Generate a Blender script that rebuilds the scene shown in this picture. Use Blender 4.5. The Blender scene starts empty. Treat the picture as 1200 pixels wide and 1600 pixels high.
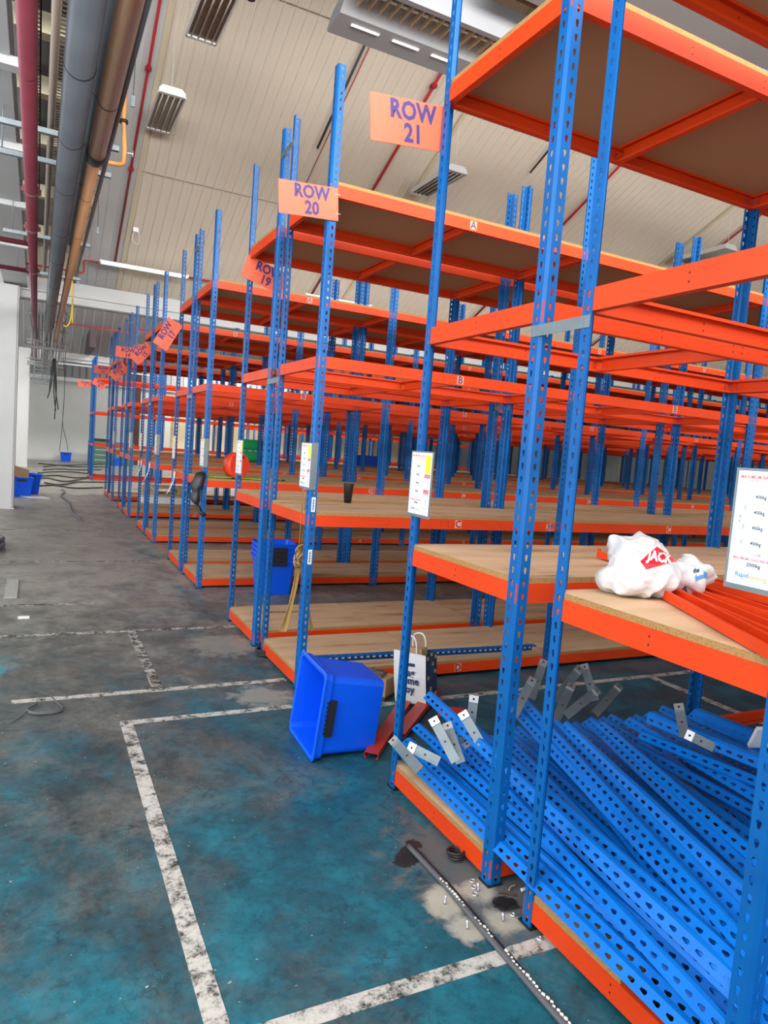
import bpy, bmesh, math, random
from mathutils import Vector, Matrix, noise
from mathutils.bvhtree import BVHTree
random.seed(7)
S = bpy.context.scene
COL = S.collection
PI = math.pi
# ------------------------------------------------------------------ camera, world, light, exposure
CAM = Vector((-1.6588, -2.9932, 1.6923)); FPX = 1084.92
YAW, PITCH, ROLL = map(math.radians, (-26.8264, -4.9283, 4.3884))
FW = Vector((-math.sin(YAW)*math.cos(PITCH), math.cos(YAW)*math.cos(PITCH), math.sin(PITCH)))
_r = Vector((math.cos(YAW), math.sin(YAW), 0)); _u = _r.cross(FW)
RT = _r*math.cos(ROLL) + _u*math.sin(ROLL); UP = -_r*math.sin(ROLL) + _u*math.cos(ROLL)
cd = bpy.data.cameras.new('camera'); cam = bpy.data.objects.new('camera', cd); COL.objects.link(cam)
cd.sensor_fit = 'VERTICAL'; cd.sensor_height = 36; cd.lens = FPX/1600*36; cd.clip_start = .02; cd.clip_end = 300
M3 = Matrix((RT, UP, -FW)).transposed()
cam.matrix_world = Matrix.Translation(CAM) @ M3.to_4x4()
S.camera = cam
w = bpy.data.worlds.new('daylight'); S.world = w; w.use_nodes = True
w.node_tree.nodes['Background'].inputs[0].default_value = (.86, .93, 1, 1)
w.node_tree.nodes['Background'].inputs[1].default_value = .56
def area(name, loc, target, sx, sy, power, col=(1, .97, .93), spread=180):
    l = bpy.data.lights.new(name, 'AREA'); l.shape = 'RECTANGLE'; l.size = sx; l.size_y = sy; l.energy = power; l.color = col; l.spread = math.radians(spread)
    o = bpy.data.objects.new(name, l); COL.objects.link(o); o.location = loc
    o.rotation_euler = (Vector(target)-Vector(loc)).to_track_quat('-Z', 'Y').to_euler(); return o
area('high_rear_light', (1.5, -4.6, 6.6), (2.0, 1.0, 0.4), 9, 3.0, 330)  # added lamp, unseen: stands in for strong light from high behind the camera
area('ceiling_uplight_fill', (4, -6.5, 4.7), (5, 9.5, 7.0), 22, 1.8, 950, (1, .96, .92), 80)  # added uplight with no window behind it; brightens the ceiling
area('low_rear_fill', (0, -9, 2.2), (1, 0, 1.5), 14, 3.0, 110)  # added fill from low behind; no window is modelled there
area('left_side_fill', (-7.5, 3, 3.0), (-1.0, 8, .3), 18, 3.5, 640, (.95, .98, 1))  # added fill from the left to brighten the aisle
area('far_left_fill', (-6.2, 23, 3.2), (2, 24, 1.6), 22, 3.0, 380, (.97, .99, 1))  # added lamp in front of the left wall, lifts the far zone
area('far_overhead_fill', (6, 21.4, 7.9), (5, 26, 0), 24, 1.5, 3800)  # added lamp under the second ridge, no glazing above it; lifts the far end
area('far_wall_fill', (6, 33.0, 6.2), (5, 35, 1.0), 24, 1.0, 2200)  # added unseen lamp that brightens the far wall
S.view_settings.view_transform = 'Standard'; S.view_settings.look = 'None'; S.view_settings.exposure = 0.26
S.view_settings.gamma = 1; S.view_settings.use_curve_mapping = False
try:
    S.cycles.use_denoising = True
    S.cycles.max_bounces = 6; S.cycles.diffuse_bounces = 4; S.cycles.transparent_max_bounces = 12
except Exception: pass
def px(x, y, axis, val):
    r = FW + RT*((x-600)/FPX) - UP*((y-800)/FPX)
    return CAM + r*((val-CAM[axis])/r[axis])
# ------------------------------------------------------------------ materials
def mat(name, col, rough=.5, metal=0, spec=.5, noise_scale=0, noise_amt=0, dark=None, bump=0, emit=None, es=1, coords='Object', obj_random=0):
    m = bpy.data.materials.new(name); m.use_nodes = True; nt = m.node_tree; N = nt.nodes; L = nt.links
    b = N['Principled BSDF']; b.inputs['Base Color'].default_value = (*col, 1); b.inputs['Roughness'].default_value = rough
    b.inputs['Metallic'].default_value = metal; b.inputs['Specular IOR Level'].default_value = spec
    if noise_scale:
        tc = N.new('ShaderNodeTexCoord'); n = N.new('ShaderNodeTexNoise'); n.inputs['Scale'].default_value = noise_scale; n.inputs['Detail'].default_value = 6
        L.new(tc.outputs[coords], n.inputs['Vector'])
        mx = N.new('ShaderNodeMix'); mx.data_type = 'RGBA'; mx.inputs[6].default_value = (*col, 1)
        d = dark or tuple(c*.5 for c in col); mx.inputs[7].default_value = (*d, 1)
        r = N.new('ShaderNodeMapRange'); r.inputs[1].default_value = .42; r.inputs[2].default_value = .75; r.inputs[4].default_value = noise_amt
        L.new(n.outputs['Fac'], r.inputs[0]); L.new(r.outputs[0], mx.inputs[0]); L.new(mx.outputs[2], b.inputs['Base Color'])
        if bump:
            bp = N.new('ShaderNodeBump'); bp.inputs['Strength'].default_value = bump; bp.inputs['Distance'].default_value = .01
            L.new(n.outputs['Fac'], bp.inputs['Height']); L.new(bp.outputs[0], b.inputs['Normal'])
    if emit:
        b.inputs['Emission Color'].default_value = (*emit, 1); b.inputs['Emission Strength'].default_value = es
    return m
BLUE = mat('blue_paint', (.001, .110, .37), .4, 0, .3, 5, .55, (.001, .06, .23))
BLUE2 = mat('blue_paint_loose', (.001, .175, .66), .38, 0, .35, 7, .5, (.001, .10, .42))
ORANGE = mat('orange_paint', (.74, .056, .007), .45, 0, .25, 3, .45, (.56, .036, .004))
RED = mat('red_oxide_paint', (.55, .035, .02), .4, 0, .5, 4, .5)
GALV = mat('galvanised_steel', (.20, .24, .26), .45, .45, .5, 12, .5, (.13, .155, .175))
BLACK = mat('black_plastic', (.012, .012, .013), .5)
DARKHOLE = mat('dark_rivet', (.05, .006, .004), .6)
STICK = mat('orange_sticker', (1, .33, .17), .55)
SIGN = mat('orange_sign_card', (.86, .135, .065), .55)
INK = mat('navy_ink', (.045, .03, .16), .6)
WHITE = mat('white_enamel', (.82, .84, .84), .4)
PAPER = mat('white_print', (.84, .86, .87), .3)
CRATE = mat('blue_crate_plastic', (.001, .105, .86), .35, 0, .4)
CREAM = mat('cream_liner_panel', (.76, .69, .59), .55, 0, .35, 1.2, .3, (.66, .60, .51))
CREAM2 = mat('cream_trim', (.66, .58, .42), .5)
GREYCLAD = mat('grey_cladding', (.36, .36, .37), .6, 0, .3, .8, .5, (.27, .27, .28))
GREYPAINT = mat('light_grey_paint', (.56, .57, .57), .55, 0, .4, 1.5, .4, (.46, .46, .46))
WALLW = mat('off_white_wall', (.66, .67, .65), .8, 0, .2, .9, .4, (.52, .52, .49))
REDPIPE = mat('maroon_pipe_paint', (.16, .030, .045), .4, 0, .4, 2, .4)
SPRINK = mat('red_sprinkler_pipe', (.42, .02, .03), .4)
GREYPIPE = mat('dark_grey_pipe', (.085, .095, .11), .4, 0, .5, 2, .5, (.05, .055, .065))
BROWNPIPE = mat('brown_drain_pipe', (.42, .21, .105), .35, 0, .5, 2, .4, (.3, .15, .08))
TUBE = mat('fluorescent_tube', (.9, .93, .95), .4, emit=(.92, .97, 1), es=.55)
BRONZE = mat('dull_lamp_reflector', (.22, .17, .12), .3, .7, .5, 9, .6, (.06, .05, .05))
YELLOW = mat('yellow_cable', (.75, .55, .02), .5)
GAS = mat('yellow_ochre_gas_pipe', (.60, .29, .09), .5)
CABLE = mat('black_cable', (.018, .018, .02), .45)
STRAP = mat('tan_webbing', (.40, .25, .08), .8)
CARD = mat('brown_cardboard', (.42, .27, .14), .85, 0, .2, 4, .3)
BAGW = mat('white_bag_film', (.66, .66, .66), .42, 0, .4, 22, .12, (.5, .5, .51), .6)
BAGRED = mat('red_bag_print', (.75, .01, .03), .45)
NAVY = mat('navy_print', (.012, .035, .10), .5)
GOLD = mat('gold_print', (.65, .42, .10), .5)
YEL = mat('yellow_print', (.93, .85, .03), .5)
REDP = mat('red_print', (.85, .10, .12), .5)
BLUP = mat('blue_print', (.05, .25, .6), .5)
GREYP = mat('grey_print', (.25, .27, .30), .5)
GREEN = mat('green_netting', (.01, .42, .14), .7, 0, .3, 60, .9, (.0, .2, .06))
GRNCAB = mat('grey_green_cabinet', (.10, .19, .15), .6)
TIMBER = mat('pale_timber', (.62, .45, .26), .8, 0, .2, 6, .5)
SILVER = mat('bright_zinc', (.75, .76, .78), .3, .8)
RUST = mat('rusty_steel', (.12, .05, .03), .8)
HOSE = mat('grey_cable_sheath', (.10, .10, .11), .45)
SPECK = mat('pale_plaster_crumb', (.72, .70, .62), .9)
GLASS = mat('bright_window_pane', (.9, .85, .6), .3)
def board_mat():
    m = bpy.data.materials.new('chipboard'); m.use_nodes = True; nt = m.node_tree; N = nt.nodes; L = nt.links; b = N['Principled BSDF']
    b.inputs['Roughness'].default_value = .75; b.inputs['Specular IOR Level'].default_value = .2
    g = N.new('ShaderNodeNewGeometry'); tc = N.new('ShaderNodeTexCoord'); oi = N.new('ShaderNodeObjectInfo')
    mp = N.new('ShaderNodeMapping'); mp.inputs['Scale'].default_value = (1, 5, 5); L.new(tc.outputs['Object'], mp.inputs[0])
    add = N.new('ShaderNodeVectorMath'); add.operation = 'ADD'; L.new(mp.outputs[0], add.inputs[0])
    sc = N.new('ShaderNodeVectorMath'); sc.operation = 'SCALE'; sc.inputs[3].default_value = 37
    cx = N.new('ShaderNodeCombineXYZ'); [L.new(oi.outputs['Random'], cx.inputs[i]) for i in range(3)]
    L.new(cx.outputs[0], sc.inputs[0]); L.new(sc.outputs[0], add.inputs[1])
    n = N.new('ShaderNodeTexNoise'); n.inputs['Scale'].default_value = 1.6; n.inputs['Detail'].default_value = 7; L.new(add.outputs[0], n.inputs['Vector'])
    cr = N.new('ShaderNodeValToRGB'); e = cr.color_ramp.elements
    e[0].position = .25; e[0].color = (.15, .08, .04, 1); e[1].position = .62; e[1].color = (.68, .46, .285, 1)
    x = cr.color_ramp.elements.new(.38); x.color = (.56, .37, .22, 1); L.new(n.outputs['Fac'], cr.inputs[0])
    n2 = N.new('ShaderNodeTexVoronoi'); n2.inputs['Scale'].default_value = 150; L.new(tc.outputs['Object'], n2.inputs['Vector'])
    cr2 = N.new('ShaderNodeValToRGB'); e = cr2.color_ramp.elements; e[0].position = .0; e[0].color = (.15, .07, .02, 1); e[1].position = .45; e[1].color = (.40, .225, .085, 1)
    L.new(n2.outputs['Distance'], cr2.inputs[0])
    cr2.color_ramp.interpolation = 'LINEAR'
    n3 = N.new('ShaderNodeTexWhiteNoise'); 
    sep = N.new('ShaderNodeSeparateXYZ'); L.new(g.outputs['True Normal'], sep.inputs[0])
    ab = N.new('ShaderNodeMath'); ab.operation = 'ABSOLUTE'; L.new(sep.outputs[2], ab.inputs[0])
    gt = N.new('ShaderNodeMath'); gt.operation = 'GREATER_THAN'; gt.inputs[1].default_value = .5; L.new(ab.outputs[0], gt.inputs[0])
    # faces pointing down take a flat brown, faces pointing up stay tan board
    dn = N.new('ShaderNodeMath'); dn.operation = 'LESS_THAN'; dn.inputs[1].default_value = -.5; L.new(sep.outputs[2], dn.inputs[0])
    mu = N.new('ShaderNodeMix'); mu.data_type = 'RGBA'; L.new(dn.outputs[0], mu.inputs[0]); L.new(cr.outputs[0], mu.inputs[6]); mu.inputs[7].default_value = (.44, .25, .13, 1)
    mx = N.new('ShaderNodeMix'); mx.data_type = 'RGBA'; L.new(gt.outputs[0], mx.inputs[0]); L.new(cr2.outputs[0], mx.inputs[6]); L.new(mu.outputs[2], mx.inputs[7])
    L.new(mx.outputs[2], b.inputs['Base Color']); return m
BOARD = board_mat()
def ramp(N, pts):
    c = N.new('ShaderNodeValToRGB'); e = c.color_ramp.elements
    e[0].position, e[0].color = pts[0][0], (*pts[0][1], 1); e[1].position, e[1].color = pts[-1][0], (*pts[-1][1], 1)
    for p, q in pts[1:-1]:
        k = e.new(p); k.color = (*q, 1)
    return c
def floor_mat():
    m = bpy.data.materials.new('worn_teal_floor'); m.use_nodes = True; nt = m.node_tree; N = nt.nodes; L = nt.links; b = N['Principled BSDF']
    tc = N.new('ShaderNodeTexCoord'); P = tc.outputs['Object']
    def nz(s, d=8, r=.6, dist=0, scale=None):
        n = N.new('ShaderNodeTexNoise'); n.inputs['Scale'].default_value = s; n.inputs['Detail'].default_value = d; n.inputs['Roughness'].default_value = r; n.inputs['Distortion'].default_value = dist
        if scale:
            mp = N.new('ShaderNodeMapping'); mp.inputs['Scale'].default_value = scale; L.new(P, mp.inputs[0]); L.new(mp.outputs[0], n.inputs['Vector'])
        else: L.new(P, n.inputs['Vector'])
        return n.outputs['Fac']
    def mr(src, a, c, d=0, e=1):
        r = N.new('ShaderNodeMapRange'); r.inputs[1].default_value = a; r.inputs[2].default_value = c; r.inputs[3].default_value = d; r.inputs[4].default_value = e; L.new(src, r.inputs[0]); return r.outputs[0]
    def mix(f, a, c):
        x = N.new('ShaderNodeMix'); x.data_type = 'RGBA'
        if isinstance(f, float): x.inputs[0].default_value = f
        else: L.new(f, x.inputs[0])
        for i, v in ((6, a), (7, c)):
            if isinstance(v, tuple): x.inputs[i].default_value = (*v, 1)
            else: L.new(v, x.inputs[i])
        return x.outputs[2]
    def mt(op, a, c):
        x = N.new('ShaderNodeMath'); x.operation = op; x.use_clamp = op in ('MULTIPLY_ADD',)
        for i, v in ((0, a), (1, c)):
            if isinstance(v, (int, float)): x.inputs[i].default_value = v
            else: L.new(v, x.inputs[i])
        return x.outputs[0]
    base = ramp(N, [(.32, (.015, .060, .080)), (.5, (.010, .115, .160)), (.66, (.015, .200, .265))]); L.new(nz(2.6, 12, .72, .2), base.inputs[0])
    sep = N.new('ShaderNodeSeparateXYZ'); L.new(P, sep.inputs[0]); X, Y = sep.outputs[0], sep.outputs[1]
    # traffic dirt: heaviest along the aisle centre and further from the open bay
    wear = mt('ADD', mr(Y, -.5, 4.0, .0, .25), mr(X, -.1, -1.1, -.05, .09))
    g = mt('ADD', nz(1.7, 12, .74, .25, (1, .7, 1)), wear)
    grime = mr(g, .49, .70, .10, .84)
    mulg = N.new('ShaderNodeMath'); mulg.operation = 'ADD'; L.new(mr(Y, .5, 5.5, -.13, .19), mulg.inputs[1])
    grimecol = ramp(N, [(.3, (.040, .040, .038)), (.5, (.155, .140, .118)), (.72, (.40, .36, .30))]); L.new(nz(2.4, 12, .78, .2, (.8, .6, 1)), mulg.inputs[0]); L.new(mulg.outputs[0], grimecol.inputs[0])
    c = mix(grime, base.outputs[0], grimecol.outputs[0])
    # pale scuffs and dust
    dust = mr(nz(1.3, 12, .75, .6, (.6, .9, 1)), .56, .72, 0, .7); far = mr(Y, 5, 9, .3, 1)
    c = mix(mt('MULTIPLY', dust, far), c, (.42, .39, .33))
    brown = mr(nz(1.2, 10, .75, .4, (.5, 1.4, 1)), .57, .7, 0, .55)
    c = mix(mt('MULTIPLY', brown, mr(Y, 1, 3, 0, 1)), c, (.12, .075, .045))
    # fine dark scratches / cracks
    v = N.new('ShaderNodeTexVoronoi'); v.feature = 'DISTANCE_TO_EDGE'; v.inputs['Scale'].default_value = 3.2
    dn = N.new('ShaderNodeTexNoise'); dn.inputs['Scale'].default_value = 5; dn.inputs['Detail'].default_value = 5; L.new(P, dn.inputs['Vector'])
    am = N.new('ShaderNodeMix'); am.data_type = 'VECTOR'; am.inputs[0].default_value = .45; L.new(P, am.inputs[4]); L.new(dn.outputs['Color'], am.inputs[5]); L.new(am.outputs[1], v.inputs['Vector'])
    crack = mt('MULTIPLY', mr(v.outputs['Distance'], .0, .02, .55, 0), mr(nz(2.0, 3), .5, .6, 0, 1))
    c = mix(crack, c, (.02, .022, .022))
    speck = mr(nz(55, 2, .5), .70, .74, 0, .6); c = mix(speck, c, (.02, .03, .035))
    sp2 = mr(nz(38, 2, .5, 0, (1, 1.2, 1)), .74, .76, 0, .7); c = mix(sp2, c, (.5, .52, .5))
    # bare concrete patches round the drilled-out anchors by the near rack feet, and oil stains
    def blob(x, y, r, soft, amt, col, c):
        d = N.new('ShaderNodeVectorMath'); d.operation = 'DISTANCE'; L.new(P, d.inputs[0]); d.inputs[1].default_value = (x, y, 0)
        dd = mt('ADD', d.outputs['Value'], mr(nz(9, 6, .7, .5), .3, .7, -r*.7, r*.7))
        return mix(mr(dd, r, r*soft, amt, 0), c, col)
    mot = N.new('ShaderNodeMix'); mot.data_type = 'RGBA'; mot.blend_type = 'MULTIPLY'; L.new(c, mot.inputs[6])
    mc = ramp(N, [(.35, (.45, .45, .45)), (.52, (1, 1, 1)), (.7, (1.0, 1.0, 1.0))]); L.new(nz(16, 10, .8, .1), mc.inputs[0]); L.new(mc.outputs[0], mot.inputs[7]); mot.inputs[0].default_value = .75; c = mot.outputs[2]
    c = blob(.10, -.72, .30, 1.5, .75, (.13, .135, .13), c)
    c = blob(.02, -1.0, .22, 1.5, .75, (.13, .135, .13), c)
    for q in ((695, 1413), (747, 1393), (730, 1452), (786, 1440), (700, 1400)):
        p = px(*q, 2, 0); c = blob(p.x, p.y, .045, 1.9, .8, (.50, .45, .36), c)
    for q, r in (((640, 1335), .05), ((632, 1345), .04), ((790, 1413), .045), ((648, 1320), .03)):
        p = px(*q, 2, 0); c = blob(p.x, p.y, r, 1.3, .95, (.02, .02, .02), c)
    c = blob(-.25, 1.38, .14, 1.6, .7, (.36, .34, .29), c)
    c = blob(-.2, 2.6, .22, 1.6, .6, (.34, .32, .27), c)
    c = blob(-2.1, 2.4, .25, 1.5, .8, (.05, .25, .32), c)
    L.new(c, b.inputs['Base Color'])
    L.new(mr(nz(4, 6), .3, .7, .28, .55), b.inputs['Roughness']); b.inputs['Specular IOR Level'].default_value = .35
    bp = N.new('ShaderNodeBump'); bp.inputs['Strength'].default_value = .12; bp.inputs['Distance'].default_value = .01; L.new(nz(14, 6), bp.inputs['Height']); L.new(bp.outputs[0], b.inputs['Normal'])
    return m
FLOOR = floor_mat()
def line_mat(name, wear):
    m = bpy.data.materials.new(name); m.use_nodes = True; nt = m.node_tree; N = nt.nodes; L = nt.links; b = N['Principled BSDF']
    g = N.new('ShaderNodeNewGeometry'); n = N.new('ShaderNodeTexNoise'); n.inputs['Scale'].default_value = 11; n.inputs['Detail'].default_value = 12; n.inputs['Roughness'].default_value = .85; L.new(g.outputs['Position'], n.inputs['Vector'])
    c = ramp(N, [(wear-.05, (.06, .06, .055)), (wear+.04, (.50, .47, .42)), (wear+.25, (.66, .64, .60))]); L.new(n.outputs['Fac'], c.inputs[0]); L.new(c.outputs[0], b.inputs['Base Color']); b.inputs['Roughness'].default_value = .7
    t = N.new('ShaderNodeBsdfTransparent'); mx = N.new('ShaderNodeMixShader'); r = N.new('ShaderNodeMapRange'); r.inputs[1].default_value = wear-.12; r.inputs[2].default_value = wear-.03
    L.new(n.outputs['Fac'], r.inputs[0]); L.new(r.outputs[0], mx.inputs[0]); L.new(t.outputs[0], mx.inputs[1]); L.new(b.outputs[0], mx.inputs[2])
    L.new(mx.outputs[0], N['Material Output'].inputs[0]); return m
LINE = line_mat('white_floor_line_paint', .475); LINEW = line_mat('faded_floor_line_paint', .52)
# ------------------------------------------------------------------ helpers
def tag(o, label=None, cat=None, group=None, kind=None):
    if label: o['label'] = label
    if cat: o['category'] = cat
    if group: o['group'] = group
    if kind: o['kind'] = kind
    return o
def finish(name, bm, mats, smooth=False):
    me = bpy.data.meshes.new(name); bm.to_mesh(me); bm.free()
    for m in (mats if isinstance(mats, (list, tuple)) else [mats]): me.materials.append(m)
    if smooth: me.polygons.foreach_set('use_smooth', [True]*len(me.polygons))
    return me
def put(name, me, parent=None, loc=(0, 0, 0), rot=(0, 0, 0), mtx=None):
    o = bpy.data.objects.new(name, me); COL.objects.link(o); o.parent = parent
    if mtx is not None: o.matrix_local = mtx
    else: o.location = loc; o.rotation_euler = rot
    return o
def thing(name, label, cat, loc=(0, 0, 0), rz=0, group=None, mtx=None):
    o = put(name, None, None, loc, (0, 0, rz), mtx); o.empty_display_size = .1
    return tag(o, label, cat, group)
def box(bm, x0, x1, y0, y1, z0, z1, mi=0, mtx=None):
    v = [bm.verts.new((x, y, z)) for z in (z0, z1) for y in (y0, y1) for x in (x0, x1)]
    if mtx is not None:
        for q in v: q.co = mtx @ q.co
    fs = [bm.faces.new([v[i] for i in f]) for f in ((0, 2, 3, 1), (4, 5, 7, 6), (0, 1, 5, 4), (2, 6, 7, 3), (0, 4, 6, 2), (1, 3, 7, 5))]
    for f in fs: f.material_index = mi
    return v
def boxmesh(name, m, *a, bevel=0):
    bm = bmesh.new(); box(bm, *a)
    if bevel: bmesh.ops.bevel(bm, geom=bm.edges[:], offset=bevel, segments=2, affect='EDGES')
    return finish(name, bm, m)
def prism(bm, prof, L0, L1, fn, mi=0, cap=True):
    """prof: closed 2d loop; fn(u,v,l)->xyz"""
    a = [bm.verts.new(fn(u, v, L0)) for u, v in prof]; b = [bm.verts.new(fn(u, v, L1)) for u, v in prof]; n = len(prof)
    fs = [bm.faces.new((a[i], a[(i+1) % n], b[(i+1) % n], b[i])) for i in range(n)]
    if cap: fs += [bm.faces.new(a[::-1]), bm.faces.new(b)]
    for f in fs: f.material_index = mi
def tube(bm, pts, r, seg=8, mi=0, cap=True):
    pts = [Vector(p) for p in pts]; rings = []
    rr = r if isinstance(r, (list, tuple)) else [r]*len(pts)
    up = Vector((0, 0, 1)); prev = None
    for i, p in enumerate(pts):
        t = (pts[min(i+1, len(pts)-1)] - pts[max(i-1, 0)]).normalized()
        if prev is None: s = t.cross(up) if abs(t.z) < .95 else t.cross(Vector((0, 1, 0)))
        else: s = prev - t*prev.dot(t)
        if s.length < 1e-6: s = t.orthogonal()
        s.normalize(); prev = s; q = s.cross(t)
        rings.append([bm.verts.new(p + s*rr[i]*math.cos(k*2*PI/seg) + q*rr[i]*math.sin(k*2*PI/seg)) for k in range(seg)])
    for a, b in zip(rings, rings[1:]):
        for k in range(seg):
            f = bm.faces.new((a[k], a[(k+1) % seg], b[(k+1) % seg], b[k])); f.material_index = mi; f.smooth = True
    if cap:
        bm.faces.new(rings[0][::-1]).material_index = mi; bm.faces.new(rings[-1]).material_index = mi
def tubemesh(name, m, pts, r, seg=10):
    bm = bmesh.new(); tube(bm, pts, r, seg); bmesh.ops.recalc_face_normals(bm, faces=bm.faces[:]); return finish(name, bm, m)
def smooth_path(pts, n=6):
    pts = [Vector(p) for p in pts]; out = []
    P = [pts[0]] + pts + [pts[-1]]
    for i in range(1, len(P)-2):
        for k in range(n):
            t = k/n; a, b, c, d = P[i-1], P[i], P[i+1], P[i+2]
            out.append(.5*((2*b) + (c-a)*t + (2*a-5*b+4*c-d)*t*t + (3*b-a-3*c+d)*t**3))
    out.append(pts[-1]); return out
_txt = {}
def text_bm(bm, s, size, mtx, mi=0, bold=.0, align='CENTER', depth=.0006):
    key = (s, bold, align)
    if key not in _txt:
        c = bpy.data.curves.new('t', 'FONT'); c.body = s; c.size = 1; c.align_x = align; c.align_y = 'CENTER'; c.offset = bold; c.resolution_u = 2
        o = bpy.data.objects.new('t', c); COL.objects.link(o); bpy.context.view_layer.update()
        me = bpy.data.meshes.new_from_object(o.evaluated_get(bpy.context.evaluated_depsgraph_get())); bpy.data.objects.remove(o); bpy.data.curves.remove(c); _txt[key] = me
    me = _txt[key]; n0 = len(bm.verts)
    vs = [bm.verts.new(mtx @ Vector((v.co.x*size, v.co.y*size, 0))) for v in me.vertices]
    for p in me.polygons:
        try: f = bm.faces.new([vs[i] for i in p.vertices]); f.material_index = mi
        except ValueError: pass
    return vs
# facing frames for plates: map (u right, v up, w out of the surface)
def frame(origin, u, v):
    u = Vector(u).normalized(); v = Vector(v).normalized(); n = u.cross(v)
    return Matrix.Translation(Vector(origin)) @ Matrix((u, v, n)).transposed().to_4x4()
def rect(bm, M, u0, u1, v0, v1, wz, mi):
    f = bm.faces.new([bm.verts.new(M @ Vector(p)) for p in ((u0, v0, wz), (u1, v0, wz), (u1, v1, wz), (u0, v1, wz))]); f.material_index = mi
# ------------------------------------------------------------------ setting
def struct(name, me, **k): o = put(name, me, **k); o['kind'] = 'structure'; return o
X0, X1 = -6.5, 34
struct('floor', boxmesh('floor', FLOOR, X0, X1, -8, 36.4, -.2, 0))
def line(name, x0, x1, y0, y1, m=LINE): struct(name, boxmesh('floor_line', m, x0, x1, y0, y1, .0005, .0025))
line('trim_1', -1.175, -1.105, -3.5, 1.124); line('trim_2', -1.175, -.1, 1.125, 1.185); line('trim_3', -1.1, .35, -1.255, -1.19)
line('trim_4', -1.75, 0.0, 1.63, 1.69); line('trim_5', -3.2, 0.1, 3.13, 3.19, LINEW); line('trim_6', -.92, -.85, 1.691, 3.129, LINEW)
line('trim_7', .3, 6.0, 1.0, 1.06); line('trim_8', 2.93, 3.0, -2.0, 1.0); line('trim_9', -3.2, -1.1, 4.2, 4.26, LINEW)
line('trim_10', -3.4, -.2, 9.5, 9.57, LINEW); line('trim_11', -3.4, -.2, 6.55, 6.61, LINEW)
# roof: ribbed liner sheets falling towards the valley gutters
GY1, GZ = 13.25, 4.62; TAN = .4784; RY = 5.6; RZ = GZ + TAN*(GY1-RY+.44)
def rib_sheet(name, m, ya, za, yb, zb, pitch=.172, xa=-3.2, xb=X1, rib=.022):
    bm = bmesh.new(); prof = []; x = xa; k = 0
    while x < xb:
        prof += [(x, 0), (x+pitch*.80, 0), (x+pitch*.86, -rib), (x+pitch*.94, -rib)]; x += pitch
        # a shallow secondary pleat in the pan
        prof[-3:-3] = [(x-pitch*.62, 0), (x-pitch*.60, -rib*.22), (x-pitch*.56, 0), (x-pitch*.40, 0), (x-pitch*.38, -rib*.22), (x-pitch*.34, 0)]
    prof.append((x, 0))
    d = Vector((0, yb-ya, zb-za)).normalized(); nrm = Vector((1, 0, 0)).cross(d); nrm = nrm if nrm.z > 0 else -nrm
    a = [bm.verts.new(Vector((u, ya, za)) + nrm*v) for u, v in prof]; b = [bm.verts.new(Vector((u, yb, zb)) + nrm*v) for u, v in prof]
    c = [bm.verts.new(v.co + nrm*.12) for v in (a[0], a[-1], b[-1], b[0])]
    for i in range(len(prof)-1): bm.faces.new((a[i], a[i+1], b[i+1], b[i]))
    bm.faces.new(c)
    bmesh.ops.recalc_face_normals(bm, faces=bm.faces[:])
    return finish(name, bm, m)
zg = GZ
roofz = lambda y: GZ + TAN*(GY1+.44-y) if y < GY1+.44 else GZ
struct('ceiling', rib_sheet('ceiling', CREAM, RY, roofz(RY), GY1+.44, GZ))
struct('ceiling.001', rib_sheet('ceiling', GREYCLAD, RY-.02, roofz(RY), 1.6, roofz(RY)-TAN*4.0, .34))  # grey instead of cream: this slope's weaker light is put into its colour
struct('ceiling.002', rib_sheet('ceiling', GREYCLAD, GY1+.5, GZ, 21.4, GZ+TAN*7.7, .34))
struct('ceiling.003', rib_sheet('ceiling', GREYCLAD, 21.4, GZ+TAN*7.7, 28.9, GZ+.1, .34))
struct('ceiling.004', rib_sheet('ceiling', GREYCLAD, 29.3, GZ+.1, 36.4, GZ+TAN*7.1, .34))
n = 12
for i, x in enumerate((-.2, 4.66, 11.5, 18.0, 24.5)):
    bm = bmesh.new()
    for ya, yb in ((RY, GY1+.44),):
        prism(bm, [(x-.035, -.05), (x+.035, -.05), (x+.035, 0), (x-.035, 0)], ya, yb, lambda u, v, l: (u, l, roofz(l)+v-.01))
    struct('trim_%d' % n, finish('roof_trim', bm, CREAM2)); n += 1
bm = bmesh.new()   # horizontal lap joints in the liner, as darker strips
for y in (6.98, 10.28): box(bm, -3.2, X1, y, y+.012, roofz(y)-.028, roofz(y)-.02)
struct('trim_%d' % n, finish('roof_lap_joint', bm, mat('dark_lap_joint', (.30, .27, .22), .8))); n += 1
# left strip: smooth flat panels between wall plate and liner
bm = bmesh.new(); prism(bm, [(-1.05, -.03), (-.235, -.03), (-.235, .0), (-1.05, .0)], RY, GY1+.44, lambda u, v, l: (u, l, roofz(l)+v))
for x in (-1.0, -.82, -.64, -.45): prism(bm, [(x, -.045), (x+.012, -.045), (x+.012, -.03), (x, -.03)], RY, GY1+.44, lambda u, v, l: (u, l, roofz(l)+v))
struct('ceiling.005', finish('flat_roof_strip', bm, GREYPAINT))
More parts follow.
